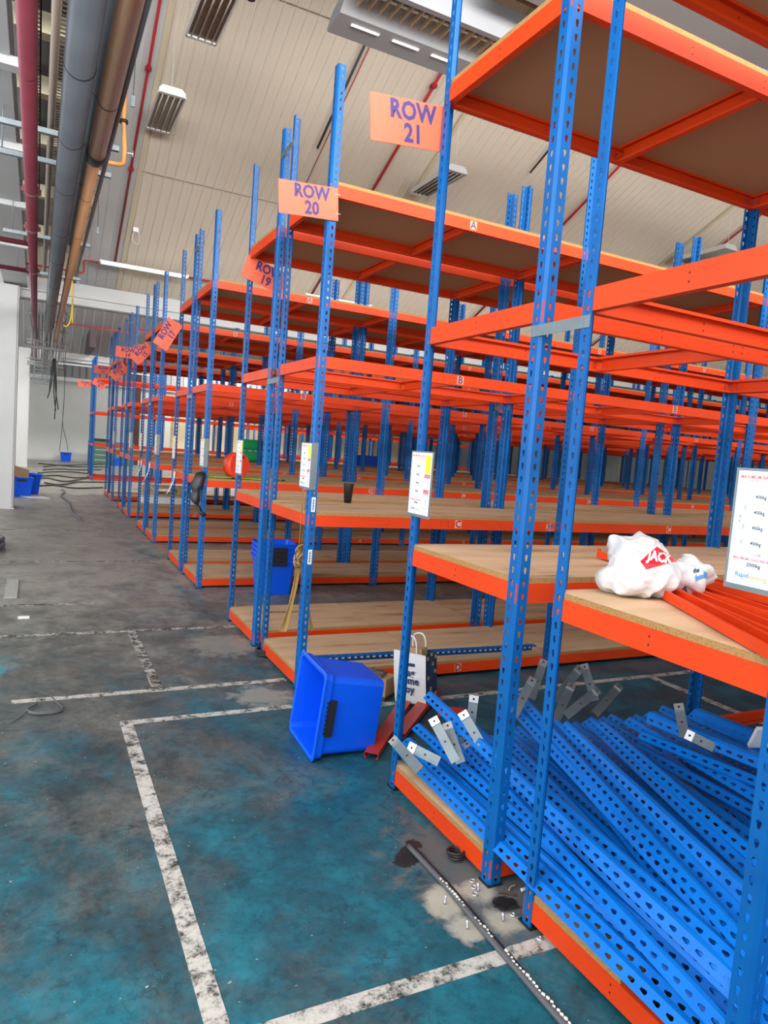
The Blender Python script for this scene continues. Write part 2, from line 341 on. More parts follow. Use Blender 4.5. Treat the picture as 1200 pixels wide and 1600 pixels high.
# gutter beams
def gutter(name, y, z0, z1):
    bm = bmesh.new(); box(bm, X0, X1, y-.18, y+.9, z0+.16, z1+.05); box(bm, X0, X1, y-.22, y-.16, z0, z1-.1); box(bm, X0, X1, y-.3, y-.1, z0-.02, z0)
    box(bm, X0, X1, y-.3, y-.1, z0+.16, z0+.175)
    struct(name, finish('gutter_beam', bm, GREYPAINT))
gutter('trim_%d' % n, 13.2, 4.2, 4.6); n += 1
gutter('trim_%d' % n, 29.0, 4.35, 4.75); n += 1
bm = bmesh.new(); box(bm, X0, X1, 12.86, 12.92, 4.17, 4.2); box(bm, X0, X1, 28.6, 28.68, 4.32, 4.37)
struct('trim_%d' % n, finish('dark_gutter_edge', bm, GREYPIPE)); n += 1
# ridge purlin and flashing
bm = bmesh.new(); box(bm, -3, X1, RY-.55, RY-.30, roofz(RY)-.62, roofz(RY)-.36); struct('trim_%d' % n, finish('ridge_purlin', bm, mat('brown_ridge_timber', (.20, .13, .07), .7))); n += 1
bm = bmesh.new(); box(bm, -3, X1, RY-.28, RY-.02, roofz(RY)-.40, roofz(RY)-.14); struct('trim_%d' % n, finish('ridge_tray', bm, mat('dark_green_grey_steel', (.10, .12, .11), .6))); n += 1
# far wall: painted masonry below, ribbed cladding above
struct('wall_far', boxmesh('wall_far', WALLW, X0, X1, 36, 36.2, 0, 4.15))
bm = bmesh.new(); box(bm, X0, X1, 35.97, 36.3, 4.15, 9); x = X0
while x < X1: box(bm, x, x+.1, 35.93, 35.98, 4.3, 9); x += .32
struct('wall_far.001', finish('wall_cladding', bm, GREYCLAD))
struct('trim_%d' % n, boxmesh('wall_ledge', WHITE, X0, X1, 35.8, 36, 4.02, 4.2)); n += 1
bm = bmesh.new()
for x in (2.9, 10, 18): box(bm, x, x+.25, 35.7, 35.95, 0, 8)
struct('trim_%d' % n, finish('wall_stanchion', bm, mat('maroon_brown_steel', (.09, .035, .03), .6))); n += 1
# left wall
bm = bmesh.new(); box(bm, X0, X0+.15, 11, 36, 0, 7.5); x = 11
while x < 36: box(bm, X0+.15, X0+.18, x, x+.06, 0, 7.5); x += .4
struct('wall_left', finish('wall_left', bm, mat('blue_grey_cladding', (.30, .36, .40), .6)))
bm = bmesh.new(); box(bm, X1, X1+.15, -8, 36, 0, 9.5); x = -8
while x < 36: box(bm, X1-.03, X1, x, x+.06, 0, 9.5); x += .5
struct('wall_right', finish('wall_right', bm, WALLW))
struct('baseboard_far', boxmesh('baseboard_far', GREYPAINT, X0, X1, 35.96, 36, 0, .12))
wf = struct('window_1', boxmesh('window_1', GLASS, X0+.19, X0+.2, 14, 18, 3.2, 5.2))
bm = bmesh.new()
for y in (14, 16, 18): box(bm, X0+.18, X0+.24, y-.04, y+.04, 3.2, 5.2)
for z in (3.2, 5.2): box(bm, X0+.18, X0+.24, 14, 18, z-.04, z+.04)
put('window_frame', finish('window_frame', bm, GREYPAINT), wf)
# boxed steel columns and the beam along the aisle's left edge
def column(name, x1, y, wd, top):
    bm = bmesh.new(); box(bm, x1-wd, x1, y, y+wd, 0, top); bmesh.ops.bevel(bm, geom=[e for e in bm.edges if abs((e.verts[0].co-e.verts[1].co).z) > 1], offset=.03, segments=3, affect='EDGES')
    box(bm, x1-wd-.02, x1+.02, y-.02, y+wd+.02, 0, .02); struct(name, finish('column', bm, GREYPAINT))
column('trim_%d' % n, -2.04, 12.6, .62, 4.36); n += 1
column('trim_%d' % n, -1.98, 28.3, .62, 4.5); n += 1
bm = bmesh.new(); prism(bm, [(-2.32, 4.4), (-1.92, 4.4), (-1.92, 4.44), (-2.08, 4.46), (-2.08, 4.78), (-1.92, 4.8), (-1.92, 4.84), (-2.32, 4.84), (-2.32, 4.8), (-2.16, 4.78), (-2.16, 4.46), (-2.32, 4.44)], -2, 13.2, lambda u, v, l: (u, l, v))
for y in (1.5, 3.2, 5.0, 7.0, 9.2): box(bm, -2.36, -1.86, y, y+.12, 4.34, 4.41)
struct('trim_%d' % n, finish('aisle_steel_beam', bm, GREYPAINT)); n += 1
bm = bmesh.new()   # cream purlins crossing above the pipes
for q in (-60, 57, 152, 230, 312, 372):
    y = px(88, q, 2, 4.95).y; box(bm, -3.4, -1.0, y, y+.13, 4.95, 5.12)
struct('trim_%d' % n, finish('cream_purlins', bm, mat('cream_steel', (.66, .62, .44), .6))); n += 1
bm = bmesh.new()
for x in (-1.86, -1.66, -1.48, -1.25): box(bm, x, x+.085, -1, 12.8, 5.13, 5.2)
struct('ceiling.006', finish('light_soffit_strips', bm, WALLW))
struct('ceiling.007', boxmesh('soffit_deck', GREYCLAD, -6.4, -1.02, -1, 12.9, 5.21, 5.3))
# ------------------------------------------------------------------ rack components
NC, PITCH_ = 83, .05; H = NC*PITCH_
LEG, CH, TH = .056, .011, .0022
def upright_mesh(name, m, nc):
    bm = bmesh.new(); hc = .034; hw = .0075
    hole = [(hw, .005), (hw*.75, .011), (0, .013), (-hw*.75, .011), (-hw, .005), (-hw*.5, -.012), (0, -.0135), (hw*.5, -.012)]
    rectp = lambda: [(LEG, 0), (LEG, .025), (hc, .025), (CH, .025), (CH, 0), (CH, -.025), (hc, -.025), (LEG, -.025)]
    order = [(LEG, .004), (LEG, .025), (hc, .025), (CH, .025), (CH, .004), (CH, -.025), (hc, -.025), (LEG, -.025)]
    for leg in (0, 1):
        def P(u, w, z): return (u, w, z) if leg == 0 else (w, u, z)
        for c in range(nc):
            zc = (c+.5)*PITCH_; O = []; I = []; HO = []; HI = []
            for k in range(8):
                u, z = order[k]; O.append(bm.verts.new(P(u, 0, zc+z))); I.append(bm.verts.new(P(u, TH, zc+z)))
                a, b = hole[k]; HO.append(bm.verts.new(P(hc+a, 0, zc+b))); HI.append(bm.verts.new(P(hc+a, TH, zc+b)))
            for k in range(8):
                j = (k+1) % 8
                bm.faces.new((O[k], O[j], HO[j], HO[k])); bm.faces.new((I[j], I[k], HI[k], HI[j])); bm.faces.new((HO[k], HO[j], HI[j], HI[k]))
        T = nc*PITCH_
        e = [bm.verts.new(P(LEG, w, z)) for w, z in ((0, 0), (TH, 0), (TH, T), (0, T))]; bm.faces.new(e)
        for z in (0, T):
            e = [bm.verts.new(P(u, w, z)) for u, w in ((CH, 0), (LEG, 0), (LEG, TH), (CH, TH))]; bm.faces.new(e)
        # return lip stiffening the flange
        e = [bm.verts.new(P(LEG-.001, w, z)) for w, z in ((TH, 0), (.010, 0), (.010, T), (TH, T))]; bm.faces.new(e)
    T = nc*PITCH_
    for a, b in (((CH, 0), (0, CH)), ((CH, TH), (TH, CH))):
        bm.faces.new([bm.verts.new(q) for q in ((a[0], a[1], 0), (b[0], b[1], 0), (b[0], b[1], T), (a[0], a[1], T))])
    bmesh.ops.remove_doubles(bm, verts=bm.verts[:], dist=.00005)
    return finish(name, bm, m)
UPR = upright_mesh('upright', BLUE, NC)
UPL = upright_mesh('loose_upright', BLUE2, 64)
BAY, DEP, BH = 2.21, .885, .078
def beam_mesh(name, L, rivets, m=ORANGE):
    bm = bmesh.new(); t = .002; f = .032
    prof = [(0, 0), (0, BH), (f, BH), (f, BH-.012), (f-t, BH-.012), (f-t, BH-t), (t, BH-t), (t, t), (f-t, t), (f-t, .012), (f, .012), (f, 0)]
    prism(bm, prof, .0025, L-.0025, lambda u, v, l: (l, u, v))
    for r in rivets:
        for z in (.026, .052):
            for yy in (-.0006, t+.0006):
                c = [bm.verts.new((r+.0038*math.cos(a*PI/3), yy, z+.0045*math.sin(a*PI/3))) for a in range(6)]; fc = bm.faces.new(c if yy > 0 else c[::-1]); fc.material_index = 1
    bmesh.ops.recalc_face_normals(bm, faces=[q for q in bm.faces if q.material_index == 0])
    return finish(name, bm, [m, DARKHOLE])
LB = beam_mesh('long_beam', BAY-2*.003, (.62, 1.06, 1.12, 1.6)); EB = beam_mesh('end_beam', DEP-.006, (.44,)); TB = beam_mesh('tie_beam', DEP-.08, ())
EBR = beam_mesh('loose_end_beam', DEP-.006, (.44,), RED); EBO = beam_mesh('loose_end_beam_orange', DEP+.3, (.44,), ORANGE)
DB = boxmesh('deck_board', BOARD, 0, BAY/2-.006, 0, DEP-.012, 0, .022)
FOOT = boxmesh('foot_plate', BLACK, -.006, .064, -.006, .064, 0, .006)
def sticker(name, s, wd=.058, size=.062):
    bm = bmesh.new(); M = frame((0, 0, 0), (1, 0, 0), (0, 0, 1))
    box(bm, -wd/2, wd/2, -.0008, 0, -.03, .03, 0); text_bm(bm, s, size*1.22, frame((0, -.0012, -.002), (1, 0, 0), (0, 0, 1)), 1, .018); return finish(name, bm, [STICK, INK])
STK = {c: sticker('shelf_label', c, .058 if len(c) == 1 else .075) for c in ('A', 'B', 'C', 'D', '38')}
LEVELS = {'D': .130, 'C': 1.250, 'B': 2.320, 'A': 3.430}     # top of board
ORD = ['', 'second ', 'third ', 'fourth ', 'fifth ', 'sixth ', 'seventh ', 'eighth ', 'ninth ', 'tenth ', 'eleventh ', 'twelfth ', 'thirteenth ']
WORD = {22: 'twenty-two', 21: 'twenty-one', 20: 'twenty', 19: 'nineteen', 18: 'eighteen', 17: 'seventeen', 16: 'sixteen', 15: 'fifteen', 14: 'fourteen', 13: 'thirteen', 12: 'twelve', 11: 'eleven', 8: 'eight', 7: 'seven', 6: 'six', 5: 'five'}
def bay(row, k, x, y, boards, levels='ABCD', labels=False, feet=False, ties=True, ups=True):
    if k == 0: lab = 'blue and orange boltless racking bay at the aisle end of row %s' % WORD[row]
    else: lab = '%sbay in from the aisle of the blue and orange racking in row %s' % (ORD[k], WORD[row])
    t = thing('racking_bay', lab, 'shelving rack', (x, y, 0), 0, 'racking bays of row %d' % row)
    for cx, cy, rz in ((0, 0, 0), (BAY, 0, PI/2), (BAY, DEP, PI), (0, DEP, -PI/2)):
        u = put('upright', UPR, t, (cx, cy, .004), (0, 0, rz))
        if feet: put('foot_plate', FOOT, u, (0, 0, -.003))
    for lv in levels:
        z = LEVELS[lv]-.022-BH
        put('long_beam', LB, t, (.003, .003, z)); put('long_beam', LB, t, (BAY-.003, DEP-.003, z), (0, 0, PI))
        put('end_beam', EB, t, (.003, DEP-.003, z), (0, 0, -PI/2)); put('end_beam', EB, t, (BAY-.003, .003, z), (0, 0, PI/2))
        if ties: put('tie_beam', TB, t, (BAY/2, .04, z), (0, 0, PI/2))
        if lv in boards:
            for i in (0, 1): put('deck_board', DB, t, (.006+i*(BAY/2-.003), .006, LEVELS[lv]-.022))
        if labels:
            lx = {'A': 1.12, 'B': 1.12, 'C': 1.21, 'D': 1.32}[lv] + (.04 if k else 0)
            put('shelf_label', STK[lv], t, (lx, .0015, z+.041))
            if lv == 'C' and k == 0: put('shelf_label', STK['38'], t, (2.095, .0015, z+.041))
    return t
PER = 3.395
rows = {22: -1.975, 21: -.885}
for i in range(5):
    rows[20-2*i] = PER*i+1.42; rows[19-2*i] = PER*i+2.51
bays = {}
for row, y in rows.items():
    nb = max(2, min(9, int(((y+3.2)*1.5)/BAY)+2))
    if row >= 21: nb = {22: 2, 21: 3}[row]
    for k in range(nb):
        bd = 'ACD'
        if row == 22 or (row == 21 and k > 0): bd = 'AC'
        bays[row, k] = bay(row, k, k*BAY, y, bd, labels=(row % 2 == 0 and row != 22 and k < 4 and row >= 14), feet=(k == 0))
# row 22 ground shelf: the near part of its board is missing
t = bays[22, 0]
for i in (0, 1): put('deck_board', boxmesh('deck_board', BOARD, 0, BAY/2-.006, 0, .47, 0, .022), t, (.006+i*(BAY/2-.003), .408, .108))
# open frames standing beyond the break in the rows, with no boards
for row, y in ((8, 22.0), (7, 23.1)):
    for k in range(6): bays[row, k] = bay(row, k, k*BAY, y, '', 'ABCD', False, ties=(k == 0))
for row, y in ((6, 26.3), (5, 27.4)):
    for k in range(3, 9): bays[row, k] = bay(row, k, k*BAY, y, '', 'ABCD', False, ties=False)
# galvanised spacers joining back-to-back rows
def spacer(x, y0, y1, z, lab, grp=None):
    bm = bmesh.new(); L = y1-y0; prism(bm, [(-.006, 0), (0, 0), (0, .034), (-.03, .034), (-.03, .032), (-.006, .032)] if False else [(0, 0), (0, .042), (.022, .042), (.022, .040), (.002, .040), (.002, 0)], 0, L, lambda u, v, l: (u, l, v))
    for q in (.03, L*.55, L-.03): box(bm, -.001, 0, q-.001, q+.001, 0, .042)
    bmesh.ops.recalc_face_normals(bm, faces=bm.faces[:])
    tag(put('row_spacer', finish('row_spacer', bm, GALV), None, (x, y0, z)), lab, 'metal bracket', grp)
spacer(-.003, -1.145, -.835, 2.165, 'grey galvanised strap across the gap between the two nearest blue uprights', 'row spacers')
pairs = [(20, 19), (18, 17), (16, 15), (14, 13)]
for a, b in pairs:
    y0 = rows[a]+DEP-.05; y1 = rows[b]+.05
    spacer(-.003, y0, y1, 2.165, 'galvanised strap at mid height joining the end uprights of rows %s and %s' % (WORD[a], WORD[b]), 'row spacers')
    spacer(-.003, y0, y1, 3.93, 'galvanised strap near the top of the end uprights of rows %s and %s' % (WORD[a], WORD[b]), 'row spacers')
    spacer(BAY-.003, y0, y1, 2.165, 'galvanised strap between rows %s and %s one bay in from the aisle' % (WORD[a], WORD[b]), 'row spacers')
tag(put('rusty_bolt', tubemesh('rusty_bolt', RUST, [(-.03, 2.362, 2.243), (.0, 2.362, 2.243)], .03, 12)), 'round rusty fixing on the row 20 end upright above the strap', 'bolt')
# ------------------------------------------------------------------ row signs
def row_sign(num, cx, y, cz, rot, label, wd=.40, ht=.205, back=False, two=True):
    t = thing('row_sign', label, 'sign', (cx, y, cz), 0, 'orange row number signs')
    t.rotation_euler = (0, rot, 0)
    bm = bmesh.new(); box(bm, -wd/2, wd/2, -.002, .002, -ht/2, ht/2); put('sign_panel', finish('sign_panel', bm, SIGN), t)
    bm = bmesh.new(); M = frame((.02, -.003, ht*.235), (1, 0, 0), (0, 0, 1)); M2 = frame((.02, -.003, -ht*.235), (1, 0, 0), (0, 0, 1))
    K = Matrix.Diagonal((.88, 1, 1, 1)); text_bm(bm, 'ROW', .112, M @ K, 0, .036); text_bm(bm, str(num), .112, M2 @ K, 0, .036)
    put('lettering', finish('lettering', bm, INK), t)
    bm = bmesh.new()
    for z in (.06, -.06): tube(bm, [(wd/2-.02, -.004, z), (wd/2-.015, -.008, z), (wd/2+.012, -.006, z+.002), (wd/2+.02, .01, z)], .0015, 5)
    put('cable_tie', finish('cable_tie', bm, WHITE), t)
row_sign(21, -.163, .012, 3.213, math.radians(-6), 'large orange ROW 21 sign hanging left of its blue upright', .40, .205)
row_sign(20, -.143, 1.41, 3.262, math.radians(-4.5), 'orange ROW 20 sign tied in front of a tall blue upright', .405, .205)
p = px(414, 430, 1, 3.34); row_sign(19, p.x, 3.34, p.z, math.radians(16), 'shaded orange ROW 19 sign half hidden behind two uprights')
p = px(262, 522, 1, 6.70); row_sign(17, p.x, 6.70, p.z, math.radians(-62), 'orange ROW 17 sign hanging steeply tilted on its post')
p = px(222, 552, 1, 10.1); row_sign(15, p.x, 10.1, p.z, math.radians(-48), 'tilted orange sign for row 15 just right of the ROW 14 sign')
p = px(198, 551, 1, 11.55); row_sign(14, p.x, 11.55, p.z, math.radians(2), 'small level orange ROW 14 sign')
p = px(186, 581, 1, 13.5); row_sign(13, p.x, 13.5, p.z, math.radians(-48), 'tilted orange sign below and left of the ROW 14 sign')
p = px(189, 574, 1, 14.85); row_sign(12, p.x+.2, 14.95, p.z, math.radians(-55), 'brownish shaded tilted sign tucked behind the uprights under ROW 14', .34, .2)
p = px(160, 578, 1, 16.9); row_sign(11, p.x, 16.9, p.z, math.radians(2), 'small level orange ROW 11 sign left of the tilted signs')
p = px(155, 600, 1, 21.9); row_sign(8, p.x, 21.9, p.z, math.radians(26), 'small orange sign tilted downwards right of the farthest lone uprights')
p = px(132, 600, 1, 23.2); row_sign(7, p.x, 23.2, p.z, math.radians(2), 'small orange ROW 7 sign, leftmost and farthest of the signs')
# ------------------------------------------------------------------ load notices
def load_mesh(wrap):
    bm = bmesh.new(); W, Ht = .212, .318
    # local: u = reading direction (-Y world), v = up, w = -X world
    M = frame((0, 0, 0), (0, -1, 0), (0, 0, 1))
    v = box(bm, 0, W, 0, Ht, -.004, 0, 0, M)
    if wrap: box(bm, W-.002, W, 0, Ht, -.045, -.004, 0, M)
    rect(bm, M, .008, W-.009, .014, Ht-.007, .0006, 1)
    k = .0010
    def tx(s, size, u, vv, mi, rot=0, bold=.0):
        R = M @ Matrix.Translation((u, vv, k)) @ Matrix.Rotation(rot, 4, 'Z'); text_bm(bm, s, size, R, mi, bold)
    def hl(u0, u1, vv, mi=5, t=.0007): rect(bm, M, u0, u1, vv, vv+t, k, mi)
    def vl(uu, v0, v1, mi=5, t=.0007): rect(bm, M, uu, uu+t, v0, v1, k, mi)
    hl(.012, .2, .308); hl(.012, .2, .05, 4); vl(.012, .05, .308, 4); vl(.135, .02, .308)
    tx('MAXIMUM BAY LOAD', .0125, .076, .295, 3, 0, .02); tx('UNIFORMLY DISTRIBUTED', .007, .078, .286, 3)
    for i, vv in enumerate((.245, .205, .165, .125)):
        tx('400kg', .0125, .078, vv, 2, 0, .02); tx('MAX', .005, .078, vv+.011, 5); hl(.055, .125, vv-.008, 5)
        for s in (-1, 1):
            a = M @ Vector((.09+s*.012, vv+.02, k)); 
            f = bm.faces.new([bm.verts.new(M @ Vector(q)) for q in ((.09+s*.012, vv+.018, k), (.09+s*.0127, vv+.018, k), (.09+s*.0307, vv+.004, k), (.09+s*.03, vv+.004, k))]); f.material_index = 5
    vl(.05, .105, .262); vl(.040, .105, .262); vl(.028, .105, .265)
    tx('4118', .009, .026, .185, 2, PI/2); tx('1067', .008, .037, .215, 2, PI/2); tx('1067', .008, .037, .165, 2, PI/2); tx('1105', .008, .037, .122, 2, PI/2)
    hl(.05, .125, .102); tx('2146', .009, .088, .097, 2)
    tx('MAXIMUM LOAD PER BAY', .0095, .075, .083, 3, 0, .02)
    hl(.045, .112, .078); hl(.045, .112, .060); vl(.045, .06, .078); vl(.112, .06, .078); tx('2000kg', .0135, .079, .069, 2, 0, .02)
    tx('Rapid', .017, .05, .040, 4, 0, .02); tx('Racking', .016, .095, .039, 7, 0, .01); hl(.02, .13, .030, 4); hl(.02, .13, .025, 4); hl(.03, .12, .020, 4)
    rect(bm, M, .143, .196, .212, .300, k, 6)
    for i in range(9): hl(.147, .192, .22+i*.008, 5, .001)
    rect(bm, M, .143, .196, .192, .209, k, 3); tx('WARNING', .009, .17, .2, 1)
    for i in range(6): hl(.15, .19, .15+i*.006, 5, .0015)
    rect(bm, M, .143, .193, .115, .137, k, 3); 
    for i in range(4): hl(.146, .19, .118+i*.005, 1, .0012)
    hl(.145, .195, .105, 4, .0015); hl(.145, .195, .09, 4); hl(.145, .195, .07, 4); tx('400 kg', .008, .17, .082, 2); tx('02 02', .008, .17, .062, 2)
    for i in range(4): hl(.145, .19, .03+i*.006, 5, .001)
    return finish('load_sign', bm, [GALV, PAPER, NAVY, REDP, BLUP, GREYP, YEL, GOLD])
LSF, LSN = load_mesh(False), load_mesh(True)
def load_sign(ytop_left, near, z, label):
    tag(put('load_sign', LSN if near else LSF, None, (-.006, ytop_left, z)), label, 'sign', 'white load notices on the end uprights')
load_sign(-1.765, True, 1.405, 'largest white load notice, cut off by the right edge of the photo')
load_sign(.02, False, 1.392, 'white load notice with yellow panel on the upright below the ROW 21 sign')
load_sign(1.625, True, 1.40, 'white load notice with grey side flange on the upright of row 20')
load_sign(3.385, False, 1.385, 'narrow white load notice left of the row 19 uprights, in front of the orange reel')
load_sign(4.98, True, 1.372, 'white load notice with grey flange above the hanging black bag')
load_sign(6.79, False, 1.38, 'thin white load notice on the far end upright of row 17')
load_sign(8.4, True, 1.38, 'small white and grey load notice on the row 16 end upright')
load_sign(10.17, False, 1.38, 'tiny pale load notice on the far end upright of row 15')
load_sign(11.8, True, 1.38, 'tiny load notice on the row 14 end upright')
load_sign(15.2, True, 1.38, 'tiniest and farthest load notice, on the row 12 end upright')
# hanging paper notes at shelf C height in rows 18 to 14
for i, (y, lab) in enumerate(((6.6, 'white curled paper note, nearest and largest of the three hanging notes'), (8.9, 'white curled paper note, middle one of the three hanging notes'), (9.9, 'white curled paper note, farthest and smallest of the three hanging notes'))):
    bm = bmesh.new(); vs = []
    for k in range(7):
        a = k/6; vs.append([bm.verts.new((-.004-.10*a*a*(1 if s else .8), y-s*.13, 1.22-.30*a)) for s in (0, 1)])
    for a, b in zip(vs, vs[1:]): bm.faces.new((a[0], a[1], b[1], b[0]))
    bm.normal_update(); bmesh.ops.solidify(bm, geom=bm.faces[:], thickness=.0015)
    box(bm, -.03, -.02, y-.09, y-.04, 1.04, 1.14, 1)
    tag(put('paper_note', finish('paper_note', bm, [PAPER, BLUP])), lab, 'paper')
# barcode stickers on the row 20 upright
for z, lab in ((1.30, 'upper barcode sticker on the row 20 upright, just under its load notice'), (.94, 'lower barcode sticker on the row 20 upright, beside the tan strap')):
    bm = bmesh.new(); M = frame((.018, 1.4185, z), (1, 0, 0), (0, 0, 1)); box(bm, 0, .028, -.05, .05, -.001, .0005, 0, M)
    for i in range(14): rect(bm, M, .007, .021, -.04+i*.0058, -.0375+i*.0058+.001*(i % 3), .0008, 1)
    tag(put('barcode_sticker', finish('barcode_sticker', bm, [PAPER, BLACK])), lab, 'sticker')
# ------------------------------------------------------------------ heap of loose uprights on the ground shelves of rows 21 and 22
def lay(name, me, a, b, roll, label, cat, grp):
    a, b = Vector(a), Vector(b); d = (b-a).normalized()
    s = d.cross(Vector((0, 0, 1))).normalized(); upv = s.cross(d)
    # profile diagonal (1,1) turned to face down so the ridge is on top
    q = math.radians(-135+roll); ex = s*math.cos(q)+upv*math.sin(q); ey = s*math.cos(q+PI/2)+upv*math.sin(q+PI/2)
    if ex.cross(ey).dot(d) < 0: ex, ey = ey, ex
    m = Matrix((ex, ey, d)).transposed().to_4x4(); m.translation = a
    return tag(put(name, me, mtx=m), label, cat, grp)
def dirpt(q0, z0, q1, z1):
    a = px(*q0, 2, z0); b = px(*q1, 2, z1); return a, b
heap = [  # far end pixel ray and a second pixel ray, with heights above the floor; (far xy, near xy)
 ((625, 1158), .20, (1075, 1590), .19, 0), ((640, 1150), .22, (1105, 1585), .20, 10), ((668, 1168), .20, (1140, 1590), .22, -8),
 ((655, 1128), .26, (1150, 1555), .25, 5), ((702, 1122), .30, (1150, 1530), .30, -10), ((690, 1150), .25, (1170, 1500), .26, 12),
 ((672, 1078), .47, (870, 1260), .38, -6), ((742, 1128), .36, (1150, 1480), .34, 8), ((722, 1150), .28, (1110, 1560), .27, 0),
 ((800, 1092), .40, (1165, 1470), .36, -5), ((815, 1080), .44, (1160, 1450), .38, 10), ((835, 1110), .34, (1150, 1500), .31, 20),
 ((868, 1120), .42, (1170, 1420), .38, 0), ((885, 1125), .44, (1180, 1395), .42, -12), ((925, 1118), .42, (1190, 1360), .40, 0),
 ((945, 1125), .44, (1195, 1335), .43, 14), ((900, 1150), .30, (1180, 1450), .30, 5), ((965, 1150), .36, (1195, 1310), .36, -6),
 ((985, 1118), .42, (1195, 1240), .40, 0), ((1005, 1140), .44, (1195, 1215), .44, 8), ((1012, 1112), .50, (1195, 1185), .50, -40),
 ((1000, 1160), .34, (1195, 1265), .34, 0), ((1083, 1108), .46, (1195, 1150), .46, -42), ((1070, 1125), .42, (1195, 1172), .42, 6),
 ((1040, 1170), .26, (1195, 1300), .26, 0), ((760, 1170), .24, (1130, 1545), .24, -6), ((790, 1140), .29, (1160, 1520), .28, 9), ((840, 1165), .22, (1170, 1480), .24, 0)]
far = ['leftmost upright of the loose blue heap, lying along the edge of the ground shelf']
HG = 'loose blue uprights heaped across the ground shelves'
ordinal = ['first', 'second', 'third', 'fourth', 'fifth', 'sixth', 'seventh', 'eighth', 'ninth', 'tenth', 'eleventh', 'twelfth', 'thirteenth', 'fourteenth', 'fifteenth', 'sixteenth', 'seventeenth', 'eighteenth', 'nineteenth', 'twentieth', 'twenty-first', 'twenty-second', 'twenty-third', 'twenty-fourth', 'twenty-fifth', 'twenty-sixth', 'twenty-seventh', 'twenty-eighth']
order = sorted(range(len(heap)), key=lambda i: heap[i][0][0])
random.seed(21); fill = []
for k in range(26):
    x = .16+k*.078; lean = -.10-.32*min(1, x/1.2) if x < 1.3 else -.28+(x-1.3)*.42
    yf = .10-.12*(k % 3)-.10*random.random(); z = .20+.035*(k % 3)
    fill.append((Vector((x, yf, z)), Vector((max(.1, x+lean*1.9), yf-3.0, z+.02*random.random())), random.uniform(-14, 14)))
for k, (a, b, roll) in enumerate(fill):
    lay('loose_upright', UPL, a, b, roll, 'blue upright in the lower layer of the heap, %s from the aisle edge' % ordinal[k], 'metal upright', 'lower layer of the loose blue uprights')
for rank, i in enumerate(order):
    q0, z0, q1, z1, roll = heap[i]; a, b = dirpt(q0, z0, q1, z1)
    lab = far[0] if rank == 0 else 'blue perforated upright in the floor-level heap, %s from the left at its far end' % ordinal[rank]
    if i == 6: lab = 'blue upright sticking highest out of the heap towards the paper bag'
    if i == 22: lab = 'blue upright at the back right of the heap lying with its holed flange up'
    lay('loose_upright', UPL, a, b, roll, lab, 'metal upright', HG)
# lone upright lying along the front of row 20's ground shelf
lay('loose_upright', upright_mesh('loose_upright_short', BLUE, 41), (.02, 1.435, .245), (2.07, 1.47, .205), 45, 'single blue upright lying along the front edge of the row 20 ground shelf', 'metal upright', None)
# galvanised brackets in the heap
def bracket(L, wd):
    bm = bmesh.new(); t = .002
    prism(bm, [(-wd/2, 0), (wd/2, 0), (wd/2, -.02), (wd/2-t, -.02), (wd/2-t, -t), (-wd/2+t, -t), (-wd/2+t, -.02), (-wd/2, -.02)], .035, L, lambda u, v, l: (l, u, v))
    box(bm, 0, .036, -wd/2, wd/2, .006, .008, 1); box(bm, .034, .036, -wd/2, wd/2, 0, .008, 1)
    for x, s in ((.018, .009), (L*.55, -.0)):
        rr = [bm.verts.new((x+.006*math.cos(k*PI/3), .006*math.sin(k*PI/3), s+.0006)) for k in range(6)]; bm.faces.new(rr).material_index = 2
    bmesh.ops.recalc_face_normals(bm, faces=[f for f in bm.faces if f.material_index < 2])
    return finish('steel_bracket', bm, [GALV, SILVER, BLACK])
BRK = [((613, 1155), (656, 1203), .34, .31, 'grey bracket lying nearest the foot of the ROW 21 upright'), ((638, 1166), (686, 1190), .34, .30, 'grey bracket lying second from the ROW 21 upright, pointing right'),
 ((676, 1122), (712, 1190), .45, .30, 'long grey bracket slanting down under the white paper bag'), ((698, 1130), (720, 1192), .42, .30, 'grey bracket crossing just right of the long slanting one'),
 ((722, 1113), (757, 1172), .5, .38, 'grey bracket leaning on the highest blue upright'), ((741, 1086), (735, 1135), .55, .4, 'short bracket standing almost upright behind the leaning one'),
 ((733, 1168), (722, 1150), .34, .36, 'small bent grey bracket low beside the leaning bracket'),
 ((833, 1060), (803, 1118), .56, .4, 'pale bracket seen between the two nearest uprights'), ((850, 1032), (830, 1092), .58, .42, 'tall dull bracket just left of the nearest thin upright'),
 ((907, 1043), (866, 1095), .58, .44, 'bracket with white tab reaching up right of the thin upright'), ((912, 1038), (930, 1095), .58, .42, 'bracket leaning the other way behind the white tab one'),
 ((934, 1078), (884, 1118), .52, .45, 'wide grey bracket lying across two uprights'), ((968, 1072), (920, 1126), .5, .42, 'rightmost grey bracket of the main cluster, ending in a small tab'),
 ((893, 1070), (866, 1130), .52, .4, 'narrow bracket half hidden behind the thin upright'),
 ((1060, 1100), (1070, 1152), .58, .46, 'lone bracket standing upright on the right part of the heap'), ((1071, 1146), (1116, 1168), .50, .46, 'silver bracket lying at the base of the lone standing bracket')]
for q0, q1, z0, z1, lab in BRK:
    a = px(*q0, 2, z0); b = px(*q1, 2, z1); d = (b-a); L = min(.36, max(.09, d.length)); d.normalize()
    s = d.cross(CAM-a).normalized(); nn = s.cross(d)
    if nn.dot(CAM-a) < 0: s = -s; nn = -nn
    m = Matrix((d, nn.cross(d), nn)).transposed().to_4x4(); m.translation = a
    tag(put('steel_bracket', bracket(L, .045), mtx=m), lab, 'metal bracket', 'galvanised brackets in the heap')
